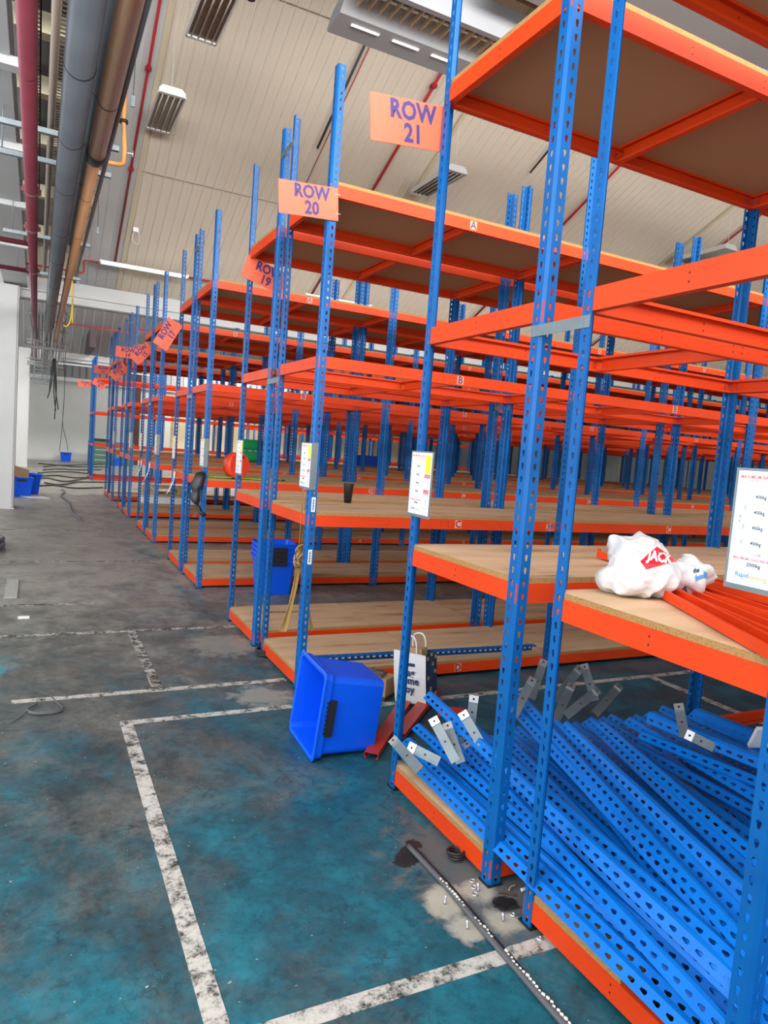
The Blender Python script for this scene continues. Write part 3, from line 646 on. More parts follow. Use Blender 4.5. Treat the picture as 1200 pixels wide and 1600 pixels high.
# red beams on the floor by the heap and orange beams on the middle shelf
for (q0, q1, z, roll, lab) in (((590, 1187), (640, 1105), .02, 0, 'red beam on the floor behind the ROW 21 upright'), ((632, 1155), (676, 1098), .03, 0, 'red beam on the floor under the paper bag'), ((683, 1118), (722, 1122), .2, 0, 'short red beam end showing among the brackets')):
    a = px(*q0, 2, z); b = px(*q1, 2, z); d = (b-a).normalized(); m = Matrix((d, Vector((0, 0, -1)).cross(d)*-1, Vector((0, 0, 1)))).transposed().to_4x4()
    m = Matrix.Translation(a) @ Matrix((d, Vector((0, 0, 1)).cross(d), Vector((0, 0, 1)))).transposed().to_4x4() @ Matrix.Rotation(math.radians(-90), 4, 'X')
    m.translation.z = z+.03
    tag(put('loose_beam', EBR if lab[:5] != 'short' else beam_mesh('loose_beam_short', .2, (), RED), mtx=m), lab, 'metal beam', 'loose red beams')
for i, (q0, q1, z, lab) in enumerate((((954, 872), (1200, 938), 1.256, 'orange beam on the middle shelf running under the plastic bag, hooked end showing'),
        ((985, 892), (1200, 962), 1.256, 'second orange beam behind the plastic bag, counted from the back'), ((1020, 908), (1200, 985), 1.256, 'third orange beam from the back, coming out from under the plastic bag'),
        ((1045, 925), (1200, 1008), 1.256, 'orange beam nearest the shelf front, coming out from under the plastic bag'))):
    a = px(*q0, 2, z); b = px(*q1, 2, z); d = (b-a).normalized()
    m = Matrix((d, Vector((0, 0, 1)).cross(d), Vector((0, 0, 1)))).transposed().to_4x4() @ Matrix.Rotation(PI/2, 4, 'X'); m.translation = a
    o = tag(put('loose_beam', EBO, mtx=m), lab, 'metal beam', 'loose orange beams on the middle shelf')
    if i == 0: put('hook_tab', boxmesh('hook_tab', ORANGE, -.025, 0, 0, .045, .06, .064), o)
# white square plate standing right edge of heap
a = px(1200, 1120, 2, .55)
m = Matrix((RT, (UP*.8-FW*.6).normalized(), (FW*-.8-UP*.6).normalized())).transposed().to_4x4(); m.translation = px(1196, 1152, 2, .52)
tag(put('white_board_offcut', boxmesh('white_board_offcut', WHITE, -.06, .1, -.068, .068, -.009, .009), mtx=m), 'square white board offcut lying on the right end of the blue heap', 'board')
# ------------------------------------------------------------------ crates
def crate_parts(t, W=.50, D=.40, Hh=.40, tp=.045, handles=True, s=1):
    """opening faces local +Z; rim W (x) by D (y)"""
    def ring(bm, z, inset, r=.03):
        k = z/Hh; a = W/2-tp*(1-k)-inset; b = D/2-tp*(1-k)-inset; out = []
        for sx, sy, a0 in ((1, 1, 0), (-1, 1, 90), (-1, -1, 180), (1, -1, 270)):
            for j in range(4):
                an = math.radians(a0+j*30); out.append(bm.verts.new((sx*(a-r)+r*math.cos(an), sy*(b-r)+r*math.sin(an), z)))
        return out
    bm = bmesh.new()
    seq = [(0, 0), (Hh-.055, 0), (Hh-.055, -.010), (Hh-.045, -.014), (Hh-.012, -.014), (Hh-.010, -.022), (Hh, -.024), (Hh+.004, -.014), (Hh, .002), (Hh-.05, .004), (.006, .005)]
    rs = [ring(bm, z, i) for z, i in seq]
    for a, b in zip(rs, rs[1:]):
        for k in range(16): bm.faces.new((a[k], a[(k+1) % 16], b[(k+1) % 16], b[k]))
    bm.faces.new(rs[0][::-1]); bm.faces.new(rs[-1])
    bmesh.ops.recalc_face_normals(bm, faces=bm.faces[:]); put('crate_body', finish('crate_body', bm, CRATE), t)
    if handles:
        for sy in (-1, 1):
            bm = bmesh.new(); y = sy*(D/2+.012)
            box(bm, -.10, .10, min(y, y+sy*.012), max(y, y+sy*.012), Hh-.085, Hh-.045)
            for k in range(8): box(bm, -.09+k*.024, -.078+k*.024, min(y, y+sy*.014), max(y, y+sy*.014), Hh-.045, Hh-.034)
            put('handle', finish('handle', bm, BLACK), t)
# overturned crate lying on its long side, mouth to the left
W, D, Hh = .445, .42, .368
m = Matrix((Vector((.10, .0, .995)).normalized(), Vector((0, 1, 0)), Vector((-.995, 0, .10)).normalized())).transposed()   # x->up, z->-X
m = (Matrix.Rotation(math.radians(-3), 3, 'Z') @ m).to_4x4(); m.translation = Vector((.112, .545, .2135))
t = thing('storage_crate', 'bright blue plastic crate tipped on its side on the floor, open mouth to the left', 'crate', mtx=m)
crate_parts(t, W, D, Hh, .022)
put('paper_sticker', boxmesh('paper_sticker', PAPER, W/2-.012, W/2-.0105, -.10, .02, Hh-.12, Hh-.08), t)
for k in range(4):
    t = thing('storage_crate', ['lowest blue crate of the nested stack in the aisle behind row 19', 'second lowest rim of the nested blue crates behind row 19', 'third crate up in the nested blue stack behind row 19', 'topmost crate of the nested blue stack behind row 19'][k], 'crate', (.80, 4.56, .002+k*.052), math.radians(-4), 'nested stack of blue crates')
    crate_parts(t, .42, .40, .42, .05 if k else .035)
for (x, y, z, rz, s, lab) in ((-1.98, 15.5, 0, .2, 1, 'blue crate on the floor behind the grey column, nearest of the two'), (-1.86, 16.2, .0, .4, 1.1, 'blue crate behind the grey column, farther of the two'), (-.33, 35.4, 0, 0, 1, 'small blue crate standing against the far white wall'), (1.95, 33.6, .0, .1, .8, 'blue bin on the floor before the green cabinet')):
    t = thing('storage_crate', lab, 'crate', (x, y, z), rz); t.scale = (s, s, s); crate_parts(t, .5, .42, .45, .04)
bm = bmesh.new(); box(bm, -.2, .2, -.15, .15, 0, .004, 0, Matrix.Translation((-1.98, 15.4, .56)) @ Matrix.Rotation(.9, 4, 'X') @ Matrix.Rotation(.5, 4, 'Y'))
tag(put('cardboard_flap', finish('cardboard_flap', bm, CARD)), 'brown cardboard sheet stuck into the nearer blue crate by the column', 'cardboard')
# ------------------------------------------------------------------ plastic bag
def lump(spec, vox, name, seed, amp):
    bm = bmesh.new()
    for c, r, rot in spec:
        m = Matrix.Translation(c) @ Matrix.Rotation(rot, 4, 'Z') @ Matrix.Diagonal((*r, 1)); bmesh.ops.create_icosphere(bm, subdivisions=4, radius=1, matrix=m)
    me = bpy.data.meshes.new('tmp'); bm.to_mesh(me); bm.free(); o = bpy.data.objects.new('tmp', me); COL.objects.link(o)
    r = o.modifiers.new('r', 'REMESH'); r.mode = 'VOXEL'; r.voxel_size = vox
    s = o.modifiers.new('s', 'SMOOTH'); s.iterations = 3; s.factor = .5
    bpy.context.view_layer.update(); out = bpy.data.meshes.new_from_object(o.evaluated_get(bpy.context.evaluated_depsgraph_get())); bpy.data.objects.remove(o)
    out.name = name
    nrm = [v.normal.copy() for v in out.vertices]
    for v, n_ in zip(out.vertices, nrm):
        p = v.co*7+Vector((seed, 0, 0)); q = noise.noise_vector(p*.6); d = noise.noise(Vector((p.x*1.5+q.x*2, p.y*1.5+q.y*2, p.z*.8)))
        fold = 1-abs(noise.noise(Vector((p.x*1.1+q.y*1.5, p.y*1.1, p.z*1.9+q.x)))*2.4)
        f2 = 1-abs(noise.noise(p*2.6+q*2))*3; v.co += n_*amp*(d*.8+fold*.9+f2*.32)
    out.polygons.foreach_set('use_smooth', [True]*len(out.polygons)); return out
spec = [((.315, -1.20, 1.325), (.125, .12, .075), .3), ((.335, -1.15, 1.375), (.085, .085, .085), .2), ((.29, -1.13, 1.41), (.065, .06, .055), 0), ((.25, -1.20, 1.30), (.09, .09, .05), 0),
        ((.46, -1.24, 1.315), (.10, .085, .065), -.3), ((.52, -1.25, 1.335), (.055, .06, .05), 0)]
me = lump(spec, .005, 'plastic_bag', 3, .018)
for v in me.vertices:
    if v.co.z < 1.2525: v.co.z = 1.2525
me.materials.append(BAGW)
bag = tag(put('plastic_bag', me), 'crumpled white carrier bag with red JACK print on the chipboard shelf', 'bag')
bvh = BVHTree.FromPolygons([v.co.copy() for v in me.vertices], [list(p.vertices) for p in me.polygons])
def decal(name, bm, m, off=.0015):
    """print lying on the bag film"""
    view = (Vector((.35, -1.2, 1.33))-CAM).normalized(); bad = []
    for v in bm.verts:
        h = bvh.ray_cast(v.co-view*1.0, view)
        if h[0] is None:
            h = bvh.find_nearest(v.co)
        v.co = h[0] + (h[1] if h[1].dot(view) < 0 else -h[1]).normalized()*off
    put(name, finish(name, bm, m), bag)
def plane_pt(x, y): return px(x, y, 1, -1.2)
def grid_poly(corners, nu, nv, m):
    bm = bmesh.new(); c = [plane_pt(*q) for q in corners]; G = []
    for i in range(nu+1):
        G.append([bm.verts.new((c[0]*(1-i/nu)+c[1]*(i/nu))*(1-j/nv)+(c[3]*(1-i/nu)+c[2]*(i/nu))*(j/nv)) for j in range(nv+1)])
    for i in range(nu):
        for j in range(nv): bm.faces.new((G[i][j], G[i+1][j], G[i+1][j+1], G[i][j+1]))
    return bm
decal('logo_patch', grid_poly([(1026, 855), (1058, 877), (1010, 890), (1001, 878)], 30, 22, BAGRED), BAGRED)
def bag_text(s, size, q, ang, m, nm):
    bm = bmesh.new(); o = plane_pt(*q); u = (plane_pt(q[0]+10*math.cos(ang), q[1]+10*math.sin(ang))-o).normalized(); v = (plane_pt(q[0]+10*math.sin(ang), q[1]-10*math.cos(ang))-o); v = (v-u*v.dot(u)).normalized()
    text_bm(bm, s, size, frame(o, u, v), 0, .045); bmesh.ops.triangulate(bm, faces=bm.faces[:]); [bmesh.ops.subdivide_edges(bm, edges=[e for e in bm.edges if e.calc_length() > .004], cuts=1, use_grid_fill=False) for _ in range(2)]; bmesh.ops.triangulate(bm, faces=bm.faces[:])
    view = (Vector((.35, -1.2, 1.33))-CAM).normalized()
    decal(nm, bm, m, .0045)
for v in []: pass
bag_text('JACK', .050, (1030, 873), math.radians(10), PAPER, 'bag_lettering')
bag_text('the', .022, (1083, 892), math.radians(-10), NAVY, 'bag_lettering'); bag_text('family', .026, (1090, 900), math.radians(-22), BLUP, 'bag_lettering'); bag_text('Family', .03, (1071, 927), math.radians(62), NAVY, 'bag_lettering'); bag_text('fun', .02, (1082, 930), math.radians(68), NAVY, 'bag_lettering')
# ------------------------------------------------------------------ paper bag, box and papers on the floor behind the ROW 21 upright
ux, uy = Vector((.46, -.888, 0)), Vector((.888, .46, 0))
m = Matrix((ux, uy, Vector((0, 0, 1)))).transposed().to_4x4() @ Matrix.Rotation(math.radians(-7), 4, 'Y'); m = m @ Matrix.Scale(1.07, 4); m.translation = Vector((.575, 1.04, .014))
t = thing('paper_carrier_bag', 'white and navy paper carrier bag standing on the floor behind the ROW 21 upright', 'bag', mtx=m)
bm = bmesh.new(); w_, d_, h_ = .235, .13, .32
base = [(0, 0), (w_, 0), (w_, d_/2), (w_, d_), (0, d_), (0, d_/2)]
top = [(.0, .0), (w_+.005, .0), (w_-.012, d_/2), (w_+.005, d_), (0, d_), (.012, d_/2)]
A = [bm.verts.new((x, y, 0)) for x, y in base]; Mv = [bm.verts.new((x*1.02-.002, y-.004, h_*.45)) for x, y in base]; B = [bm.verts.new((x, y, h_+.008*(-1)**i)) for i, (x, y) in enumerate(top)]
fi = {}
for r0, r1 in ((A, Mv), (Mv, B)):
    for i in range(6):
        f = bm.faces.new((r0[i], r0[(i+1) % 6], r1[(i+1) % 6], r1[i])); f.material_index = 1 if i in (1, 2, 3) else 0
bm.faces.new(A[::-1])
put('bag_body', finish('bag_body', bm, [BAGW, NAVY]), t)
bm = bmesh.new(); M = frame((0, -.011, 0), (1, 0, 0), (0, 0, 1))
text_bm(bm, 'bag', .066, M @ Matrix.Translation((.115, .195, .0)), 0, .03); text_bm(bm, 'home', .066, M @ Matrix.Translation((.115, .145, .0)), 0, .03); text_bm(bm, 'joy', .066, M @ Matrix.Translation((.115, .090, 0)), 0, .03)
box(bm, .075, .16, -.006, -.005, .235, .255)
put('print', finish('print', bm, NAVY), t)
bm = bmesh.new()
for cx, cz in ((.02, .29), (.075, .25), (.1, .06), (.045, .10), (.02, .17), (.1, .2), (.065, .31), (.11, .29)):
    for a in (-.006, .006):
        for b in (-.006, .006): box(bm, w_+.007, w_+.0085, cx+a-.004, cx+a+.004, cz+b-.004, cz+b+.004)
put('gold_motifs', finish('gold_motifs', bm, GOLD), t)
for yy in (.012, d_-.012):
    pts = smooth_path([(w_*.3, yy, h_-.03), (w_*.3, yy, h_+.06), (w_*.38, yy, h_+.095), (w_*.6, yy, h_+.1), (w_*.7, yy, h_+.06), (w_*.7, yy, h_-.03)])
    put('handle', tubemesh('handle', BAGW, pts, .006, 6), t)
put('folded_card', boxmesh('folded_card', CARD, .1, .19, .03, .1, .2, .345), t)
t = thing('cardboard_box', 'small printed cardboard box on the floor left of the paper bag', 'box', (.50, 1.21, 0), math.radians(-55))
put('carton', boxmesh('carton', CARD, -.10, .12, -.07, .08, .03, .15), t); put('dark_base', boxmesh('dark_base', mat('dark_brown_card', (.07, .04, .03), .8), -.10, .12, -.07, .08, 0, .03), t)
put('red_edged_label', boxmesh('red_edged_label', REDP, -.08, .06, -.0725, -.07, .06, .14), t); put('label_paper', boxmesh('label_paper', PAPER, -.07, .05, -.074, -.0725, .067, .133), t)
tag(put('folded_magazine', boxmesh('folded_magazine', mat('dark_printed_paper', (.05, .045, .045), .4, 0, .5, 40, .9, (.4, .3, .25)), -.11, .11, -.07, .07, 0, .014), None, (.47, 1.24, .153), (0, .06, -.7)), 'dark patterned magazine lying on top of the small cardboard box', 'magazine')
# tan webbing strap hanging at row 20
bm = bmesh.new()
def ribbon(pts, wd, bm):
    pts = smooth_path(pts, 6); pr = []
    for i, p in enumerate(pts):
        tw = .9*math.sin(i*.16+.3); s = Vector((math.cos(tw), math.sin(tw)*.8, 0))*wd/2; pr.append((bm.verts.new(p-s), bm.verts.new(p+s)))
    for a, b in zip(pr, pr[1:]): bm.faces.new((a[0], a[1], b[1], b[0]))
Yt = 1.56; g = lambda x, y: px(x, y, 1, Yt)
ribbon([g(478, 782), g(474, 830), g(468, 870)], .02, bm); ribbon([g(472, 782), g(470, 820), g(466, 865)], .015, bm)
ribbon([g(466, 875), g(458, 925), g(446, 965), g(440, 984), g(445, 984), g(452, 955), g(462, 910), g(468, 880)], .034, bm)
ribbon([g(470, 880), g(478, 930), g(484, 965), g(486, 982), g(482, 982), g(480, 950)], .026, bm)
bm.normal_update(); bmesh.ops.solidify(bm, geom=bm.faces[:], thickness=.002)
o = tag(put('webbing_strap', finish('webbing_strap', bm, STRAP)), 'tan knotted webbing strap hanging down beside the row 20 upright', 'strap')
bm = bmesh.new(); c = g(467, 868)
for k in range(9):
    a = c+Vector((random.uniform(-.03, .03), random.uniform(-.02, .02), random.uniform(-.05, .05))); 
    pts = [a+Vector((.035*math.cos(j*PI/4), .02*math.sin(j*PI/3+k), .035*math.sin(j*PI/4))) for j in range(8)]; tube(bm, pts, .005, 5)
put('knot', finish('knot', bm, STRAP), o)
# ------------------------------------------------------------------ things on shelves further back
p = px(388, 742, 2, 1.26); p = px(374, 750, 2, 1.25); p.y = max(p.y, 4.97); p.z = 1.252
t = thing('cable_reel', 'round orange cable reel on the row 18 middle shelf, behind a load notice', 'cable reel', p, .5)
bm = bmesh.new(); tube(bm, [(0, -.06, .155), (0, .06, .155)], .15, 28); put('reel_disc', finish('reel_disc', bm, mat('orange_red_plastic', (.95, .06, .02), .4)), t)
bm = bmesh.new(); tube(bm, [(0, -.065, .20), (0, -.0, .20)], .03, 12); tube(bm, [(-.05, -.063, .255), (.05, -.063, .255)], .012, 8); put('hub', finish('hub', bm, BLACK), t)
put('foot', boxmesh('foot', BLACK, -.12, .12, -.07, .07, 0, .02), t)
for i in range(5):
    pts = smooth_path([(.02+i*.015, 4.9+i*.02, 1.262+.008*(i % 3)), (.3, 4.86+i*.03, 1.268), (.55, 4.93+i*.02, 1.264), (.85, 4.86+i*.03, 1.262), (.9+.04*i, 4.98, 1.262)])
    tag(put('cable', tubemesh('cable', mat('lime_black_cable', (.25, .45, .02), .5) if i % 2 == 0 else CABLE, pts, .008, 6)), ['lime green cable frontmost on the row 18 middle shelf', 'black cable second from the front edge of the row 18 middle shelf', 'lime green cable in the middle of the bundle on the row 18 shelf', 'black cable fourth from the shelf front in row 18', 'lime green cable nearest the orange reel'][i], 'cable', 'cables on the row 18 middle shelf')
# black bag hanging from the row 18 shelf end
bm = bmesh.new()
pts = [(.06, 4.86, 1.30), (-.02, 4.83, 1.27), (-.06, 4.80, 1.15), (-.07, 4.78, 1.0), (-.03, 4.77, .9), (.02, 4.76, .83)]
tube(bm, smooth_path(pts, 4), [.012]+[.02+.045*math.sin(min(1, i/14)*PI) for i in range(1, 21)], 8)
for v in bm.verts: v.co += noise.noise_vector(v.co*14)*.035
tag(put('black_bag', finish('black_bag', bm, CABLE, True)), 'limp black bag hanging from the end of the row 18 middle shelf', 'bag')
tag(put('paper_cup', tubemesh('paper_cup', BLACK, [(0, 0, 0), (0, 0, .14), (0, 0, .155), (0, 0, .16)], [.03, .041, .044, .043], 16), None, (px(533, 783, 2, 1.25).x-.01, 2.26, 1.2505)), 'small black cup standing on the row 20 middle shelf', 'cup')
for i, (q, yy, lab) in enumerate((((387, 688), 13.0, 'rolled green netting on a far shelf, upper'), ((388, 706), 13.0, 'rolled green netting on a far shelf, lower'))):
    pass
bm = bmesh.new(); zc = [px(388, 682, 1, 11.75).z, px(388, 700, 1, 11.75).z]; xc = px(388, 690, 1, 11.75).x
for z, lab in ((1.252, 'lower roll of green netting on the row 14 middle shelf'), (1.50, 'upper roll of green netting on the row 14 middle shelf')):
    o = tag(put('netting_roll', tubemesh('netting_roll', GREEN, [(xc-.1, 12.0, .12), (xc+.75, 12.0, .12)], .12, 16), None, (0, 0, z)), lab, 'netting roll')
def pallet(x, y, z, rz, lab):
    bm = bmesh.new()
    for k in range(5): box(bm, -.6, .6, -.5+k*.225, -.4+k*.225, .12, .14)
    for k in range(3):
        box(bm, -.6+k*.55, -.5+k*.55, -.5, .5, .1, .12); box(bm, -.6+k*.55, -.5+k*.55, -.5, .5, 0, .02)
        for j in range(3): box(bm, -.6+k*.55, -.5+k*.55, -.5+j*.45, -.4+j*.45, .02, .1)
    tag(put('pallet', finish('pallet', bm, TIMBER), None, (x, y, z), (0, 0, rz)), lab, 'pallet', 'stacked timber pallets')
for k in range(3): pallet(1.4, 14.3, .0+k*.16, .03*(-1)**k, ['bottom', 'middle', 'top'][k]+' pale timber pallet of the short stack in the aisle beyond row 13')
tag(put('timber_block', boxmesh('timber_block', TIMBER, 0, .22, 0, .3, 0, .45), None, (.62, 14.3, .0)), 'upright pale timber block left of the pallet stack', 'timber')
tag(put('white_carton', boxmesh('white_carton', WHITE, 0, 1.3, 0, .5, 0, .14), None, (px(222, 786, 2, .132).x, px(222, 786, 2, .132).y, .132)), 'long white flat carton on the row 16 ground shelf', 'box')
o = tag(put('white_parcel', boxmesh('white_parcel', WHITE, 0, .28, 0, .2, 0, .06), None, (.35, 10.3, 1.252)), 'small white parcel on the row 15 middle shelf', 'box') if False else None
tag(put('blue_tray', boxmesh('blue_tray', CRATE, 0, .8, 0, .5, 0, .3, bevel=.02), None, (px(560, 715, 1, 14.98).x, 15.2, 1.252)), 'blue tray on the row 12 middle shelf seen between far uprights', 'tray')
# green cabinet by the far wall
t = thing('metal_cabinet', 'grey green drawer cabinet standing before the far white wall', 'cabinet', (.62, 33.9, 0), 0)
put('cabinet_body', boxmesh('cabinet_body', GRNCAB, 0, 2.1, 0, .6, 0, 1.15, bevel=.01), t)
for i in range(4):
    for j in range(2):
        d_ = put('drawer', boxmesh('drawer', GRNCAB, .06+j*1.0, 1.0+j*1.0, -.02, 0, .1+i*.25, .33+i*.25), t); put('handle', boxmesh('handle', SILVER, .3+j*1.0, .8+j*1.0, -.04, -.02, .22+i*.25, .245+i*.25), d_)
tag(put('black_case', boxmesh('black_case', BLACK, 0, .8, 0, .4, 0, .12, bevel=.02), None, (.8, 34.0, 1.152)), 'low black case lying on the green cabinet', 'case')
# timber-framed cream panels before far wall
t = thing('timber_panel_frame', 'cream panel with timber uprights standing at the far end behind the racks', 'partition', (4.6, 34.6, 0))
put('panel', boxmesh('panel', mat('warm_cream_board', (.78, .66, .42), .7), 0, 14, 0, .05, .1, 3.0), t)
for i in range(7): put('post', boxmesh('post', TIMBER, -.05+i*2.33, .09+i*2.33, -.06, 0, 0, 3.1), t)
# ------------------------------------------------------------------ lights hanging from the roof
def highbay(x, y0, y1, z, zr, lab, rodx):
    t = thing('high_bay_light', lab, 'light fixture', ((x), (y0+y1)/2, z), 0, 'four-tube high bay lights'); L = y1-y0; W = .37
    bm = bmesh.new(); prism(bm, [(-W/2, 0), (W/2, 0), (W/2, .05), (W/2-.05, .1), (-W/2+.05, .1), (-W/2, .05)], -L/2, L/2, lambda u, v, l: (u, l, v)); bmesh.ops.recalc_face_normals(bm, faces=bm.faces[:])
    put('housing', finish('housing', bm, WHITE), t)
    bm = bmesh.new()
    for s in (-1, 1): box(bm, -W/2, W/2, s*L/2-.03, s*L/2+.03, -.022, 0)
    for s in (-1, 1): box(bm, s*W/2-.012, s*W/2+.012, -L/2, L/2, -.022, 0)
    put('rim', finish('rim', bm, WHITE), t)
    put('reflector', boxmesh('reflector', BRONZE, -W/2+.01, W/2-.01, -L/2+.03, L/2-.03, -.004, -.001), t)
    for i in range(4): put('tube', tubemesh('tube', mat('unlit_tube', (.55, .52, .48), .3) if i == 0 else bpy.data.materials['unlit_tube'], [(-.125+i*.083, -L/2+.04, -.018), (-.125+i*.083, L/2-.04, -.018)], .010, 8), t)
    for s in (-1, 1):
        yy = s*(L/2-.08); put('hanging_rod', tubemesh('hanging_rod', WHITE, [(0, yy, .1), (0, yy, roofz((y0+y1)/2+yy)-z-.02)], .005, 6), t)
p0 = px(250, 148, 1, 7.89)
highbay(-.07, 7.85, 9.2, 6.55, 0, 'white-capped four-tube light hanging above the left aisle, nearest the pipes', 0)
highbay(.02, 4.9, 6.35, 6.62, 0, 'four-tube light cut off by the top edge of the photo', 0)
highbay(4.66, 7.7, 9.05, 6.58, 0, 'four-tube light hanging right of the ROW 21 sign', 0)
highbay(11.55, 7.6, 8.95, 6.6, 0, 'four-tube light at far right, mostly hidden by an orange beam', 0)
def batten(x0, x1, y, z, lab, drop=.3):
    t = thing('batten_light', lab, 'light fixture', ((x0+x1)/2, y, z), 0, 'twin-tube batten lights'); L = x1-x0
    put('body', boxmesh('body', WHITE, -L/2, L/2, -.03, .03, 0, .05), t)
    for s in (-1, 1): put('tube', tubemesh('tube', TUBE, [(-L/2+.02, s*.055, -.005), (L/2-.02, s*.055, -.005)], .014, 8), t)
    for s in (-1, 1): put('bracket', boxmesh('bracket', WHITE, s*(L/2-.02)-.01, s*(L/2-.02)+.01, -.08, .08, -.02, .05), t)
    for s in (-1, 1): put('chain', tubemesh('chain', SILVER, [(s*L*.3, 0, .05), (s*L*.3, 0, drop)], .004, 5), t)
batten(-.66, 1.06, 12.2, 4.98, 'long white twin-tube batten over the end of the left aisle', .25)
a = px(476, 458, 1, 12.2); b = px(580, 476, 1, 12.2); batten(a.x, b.x, 12.2, a.z-.05, 'twin-tube batten seen under the top shelf of row 20', .2)
a = px(920, 500, 1, 12.2); batten(a.x-1.0, a.x+1.0, 12.2, a.z, 'twin-tube batten seen behind the galvanised strap', .25)
a = px(1030, 515, 1, 12.2); batten(a.x+1, a.x+3, 12.2, a.z, 'twin-tube batten seen at the far right under the top shelves', .25)
a = px(90, 567, 1, 30); batten(a.x, a.x+1.9, 30, a.z, 'small distant batten light before the far wall', .5)
a = px(265, 590, 1, 33); batten(a.x-3, a.x-.5, 33, a.z, 'farthest batten light just above the white wall', .5)
# suspended trough luminaire
t = thing('suspended_light_raft', 'long grey suspended light raft with louvres at the top of the photo', 'light fixture', (.62, 3.0, 5.5))
bm = bmesh.new(); prism(bm, [(.42, 0), (.42, .03), (.30, .12), (.05, .16), (.05, .30), (-.36, .30), (-.36, .02), (-.30, .02), (-.30, .10), (.02, .10), (.12, .02)], 0, 3.4, lambda u, v, l: (l, u, v)); bmesh.ops.recalc_face_normals(bm, faces=bm.faces[:])
put('trough', finish('trough', bm, mat('raft_grey', (.30, .31, .33), .5)), t)
for k in range(6): put('light_slot', boxmesh('light_slot', TUBE, .15+k*.42, .43+k*.42, .20, .225, .004, .013), t)
bm = bmesh.new()
for k in range(26): box(bm, .1+k*.105, .112+k*.105, -.29, -.02, .03, .1)
put('louvre', finish('louvre', bm, mat('warm_louvre', (.65, .5, .33), .3, .6)), t)
put('tube', tubemesh('tube', WHITE, [(.1, -.16, .085), (3.1, -.16, .085)], .013, 8), t)
for x in (.35, 2.9): put('hanging_rod', tubemesh('hanging_rod', BLACK, [(x, .0, .3), (x, .0, 2.3)], .006, 6), t)
# wide grey duct above
tag(put('grey_duct', boxmesh('grey_duct', GREYCLAD, 1.6, 14, 1.2, 2.25, 5.62, 5.98, bevel=.02)), 'wide pale grey duct crossing at the top right behind the racks', 'duct')
# round brown vent
p = px(452, -22, 2, 6.4)
tag(put('round_vent', tubemesh('round_vent', mat('brown_vent_paint', (.30, .17, .09), .5), [(p.x, p.y, 6.4), (p.x, p.y, 7.6)], [.22, .22], 32)), 'round brown vent cut off by the top edge of the photo', 'vent')
p = px(392, 2, 2, 6.6)
tag(put('ceiling_detector', tubemesh('ceiling_detector', BLACK, [(p.x, p.y, 6.62), (p.x, p.y, 6.7)], .05, 12)), 'small black detector just below the top edge of the photo', 'detector')
# ------------------------------------------------------------------ pipes
def pipe(name, m, pts, r, lab, cat='pipe', clamps=(), cr=1.18, cm=None, seg=20, joints=()):
    t = tag(put(name, tubemesh(name, m, pts, r, seg)), lab, cat)
    a, b = Vector(pts[0]), Vector(pts[1]); d = (b-a).normalized()
    for y in clamps:
        c = a + d*((y-a.y)/d.y) if abs(d.y) > .1 else a+d*y
        bm = bmesh.new(); tube(bm, [c-d*.03, c+d*.03], r*cr, seg); tube(bm, [c-d*.05, c-d*.03], r*(cr+.12), seg)
        for s in (-1, 1): box(bm, -.012, .012, -.03, .03, -.02, .02, 0, Matrix.Translation(c+Vector((s*r*(cr+.2), 0, 0))))
        put('pipe_clamp', finish('pipe_clamp', bm, cm or m), t)
    for y in joints:
        c = a + d*((y-a.y)/d.y); put('joint_band', tubemesh('joint_band', cm or m, [c-d*.006, c+d*.006], r*1.03, seg), t)
    return t
pipe('sprinkler_main_pipe', REDPIPE, [(-1.775, -2, 3.9), (-1.775, 15.5, 3.9), (-1.775, 30, 3.9)], .054, 'thick maroon pipe, leftmost of the overhead pipes', clamps=(1.15, 4.7, 6.1, 8.5), joints=(2.2, 3.4))
pipe('grey_service_pipe', GREYPIPE, [(-1.49, -2, 3.9), (-1.49, 13, 3.9), (-1.49, 26, 3.9)], .092, 'thickest dark grey pipe beside the maroon one', joints=(1.9, 3.1, 4.3, 5.9, 7.4, 9.2, 11), cm=BLACK)
pipe('grey_service_pipe', GREYPIPE, [(-1.33, -2, 4.06), (-1.33, 7.0, 4.06)], .075, 'second dark grey pipe tucked right of the thickest one', joints=(2.5, 4.5), cm=BLACK)
pipe('brown_drain_pipe', BROWNPIPE, [(-1.295, -2, 3.9), (-1.295, 3.3, 3.9), ], .066, 'near length of the brown drain pipe, ending at a dark coupling', joints=(2.3,), clamps=(), cm=BLACK)
pipe('brown_drain_pipe', BROWNPIPE, [(-1.305, 3.4, 3.9), (-1.305, 13, 3.9), (-1.305, 17, 3.8)], .052, 'far narrower length of the brown drain pipe', joints=(4.5, 6.0, 8.5), cm=BLACK)
tag(put('pipe_coupling', tubemesh('pipe_coupling', BLACK, [(-1.297, 3.28, 3.9), (-1.297, 3.30, 3.9), (-1.3, 3.44, 3.9), (-1.3, 3.46, 3.9)], [.07, .078, .07, .06], 20)), 'dark rubber coupling joining the two brown pipe lengths', 'pipe coupling')
pipe('thin_conduit', mat('dull_brown_conduit', (.27, .21, .17), .5), [(-1.63, -2, 4.1), (-1.63, 9.5, 4.1)], .026, 'thin dull brown pipe between the maroon and grey pipes', seg=10)
pipe('black_conduit', GREYPIPE, [(-1.205, -2, 3.95), (-1.205, 7.2, 3.95)], .018, 'thin black conduit along the right side of the brown pipe', seg=10)
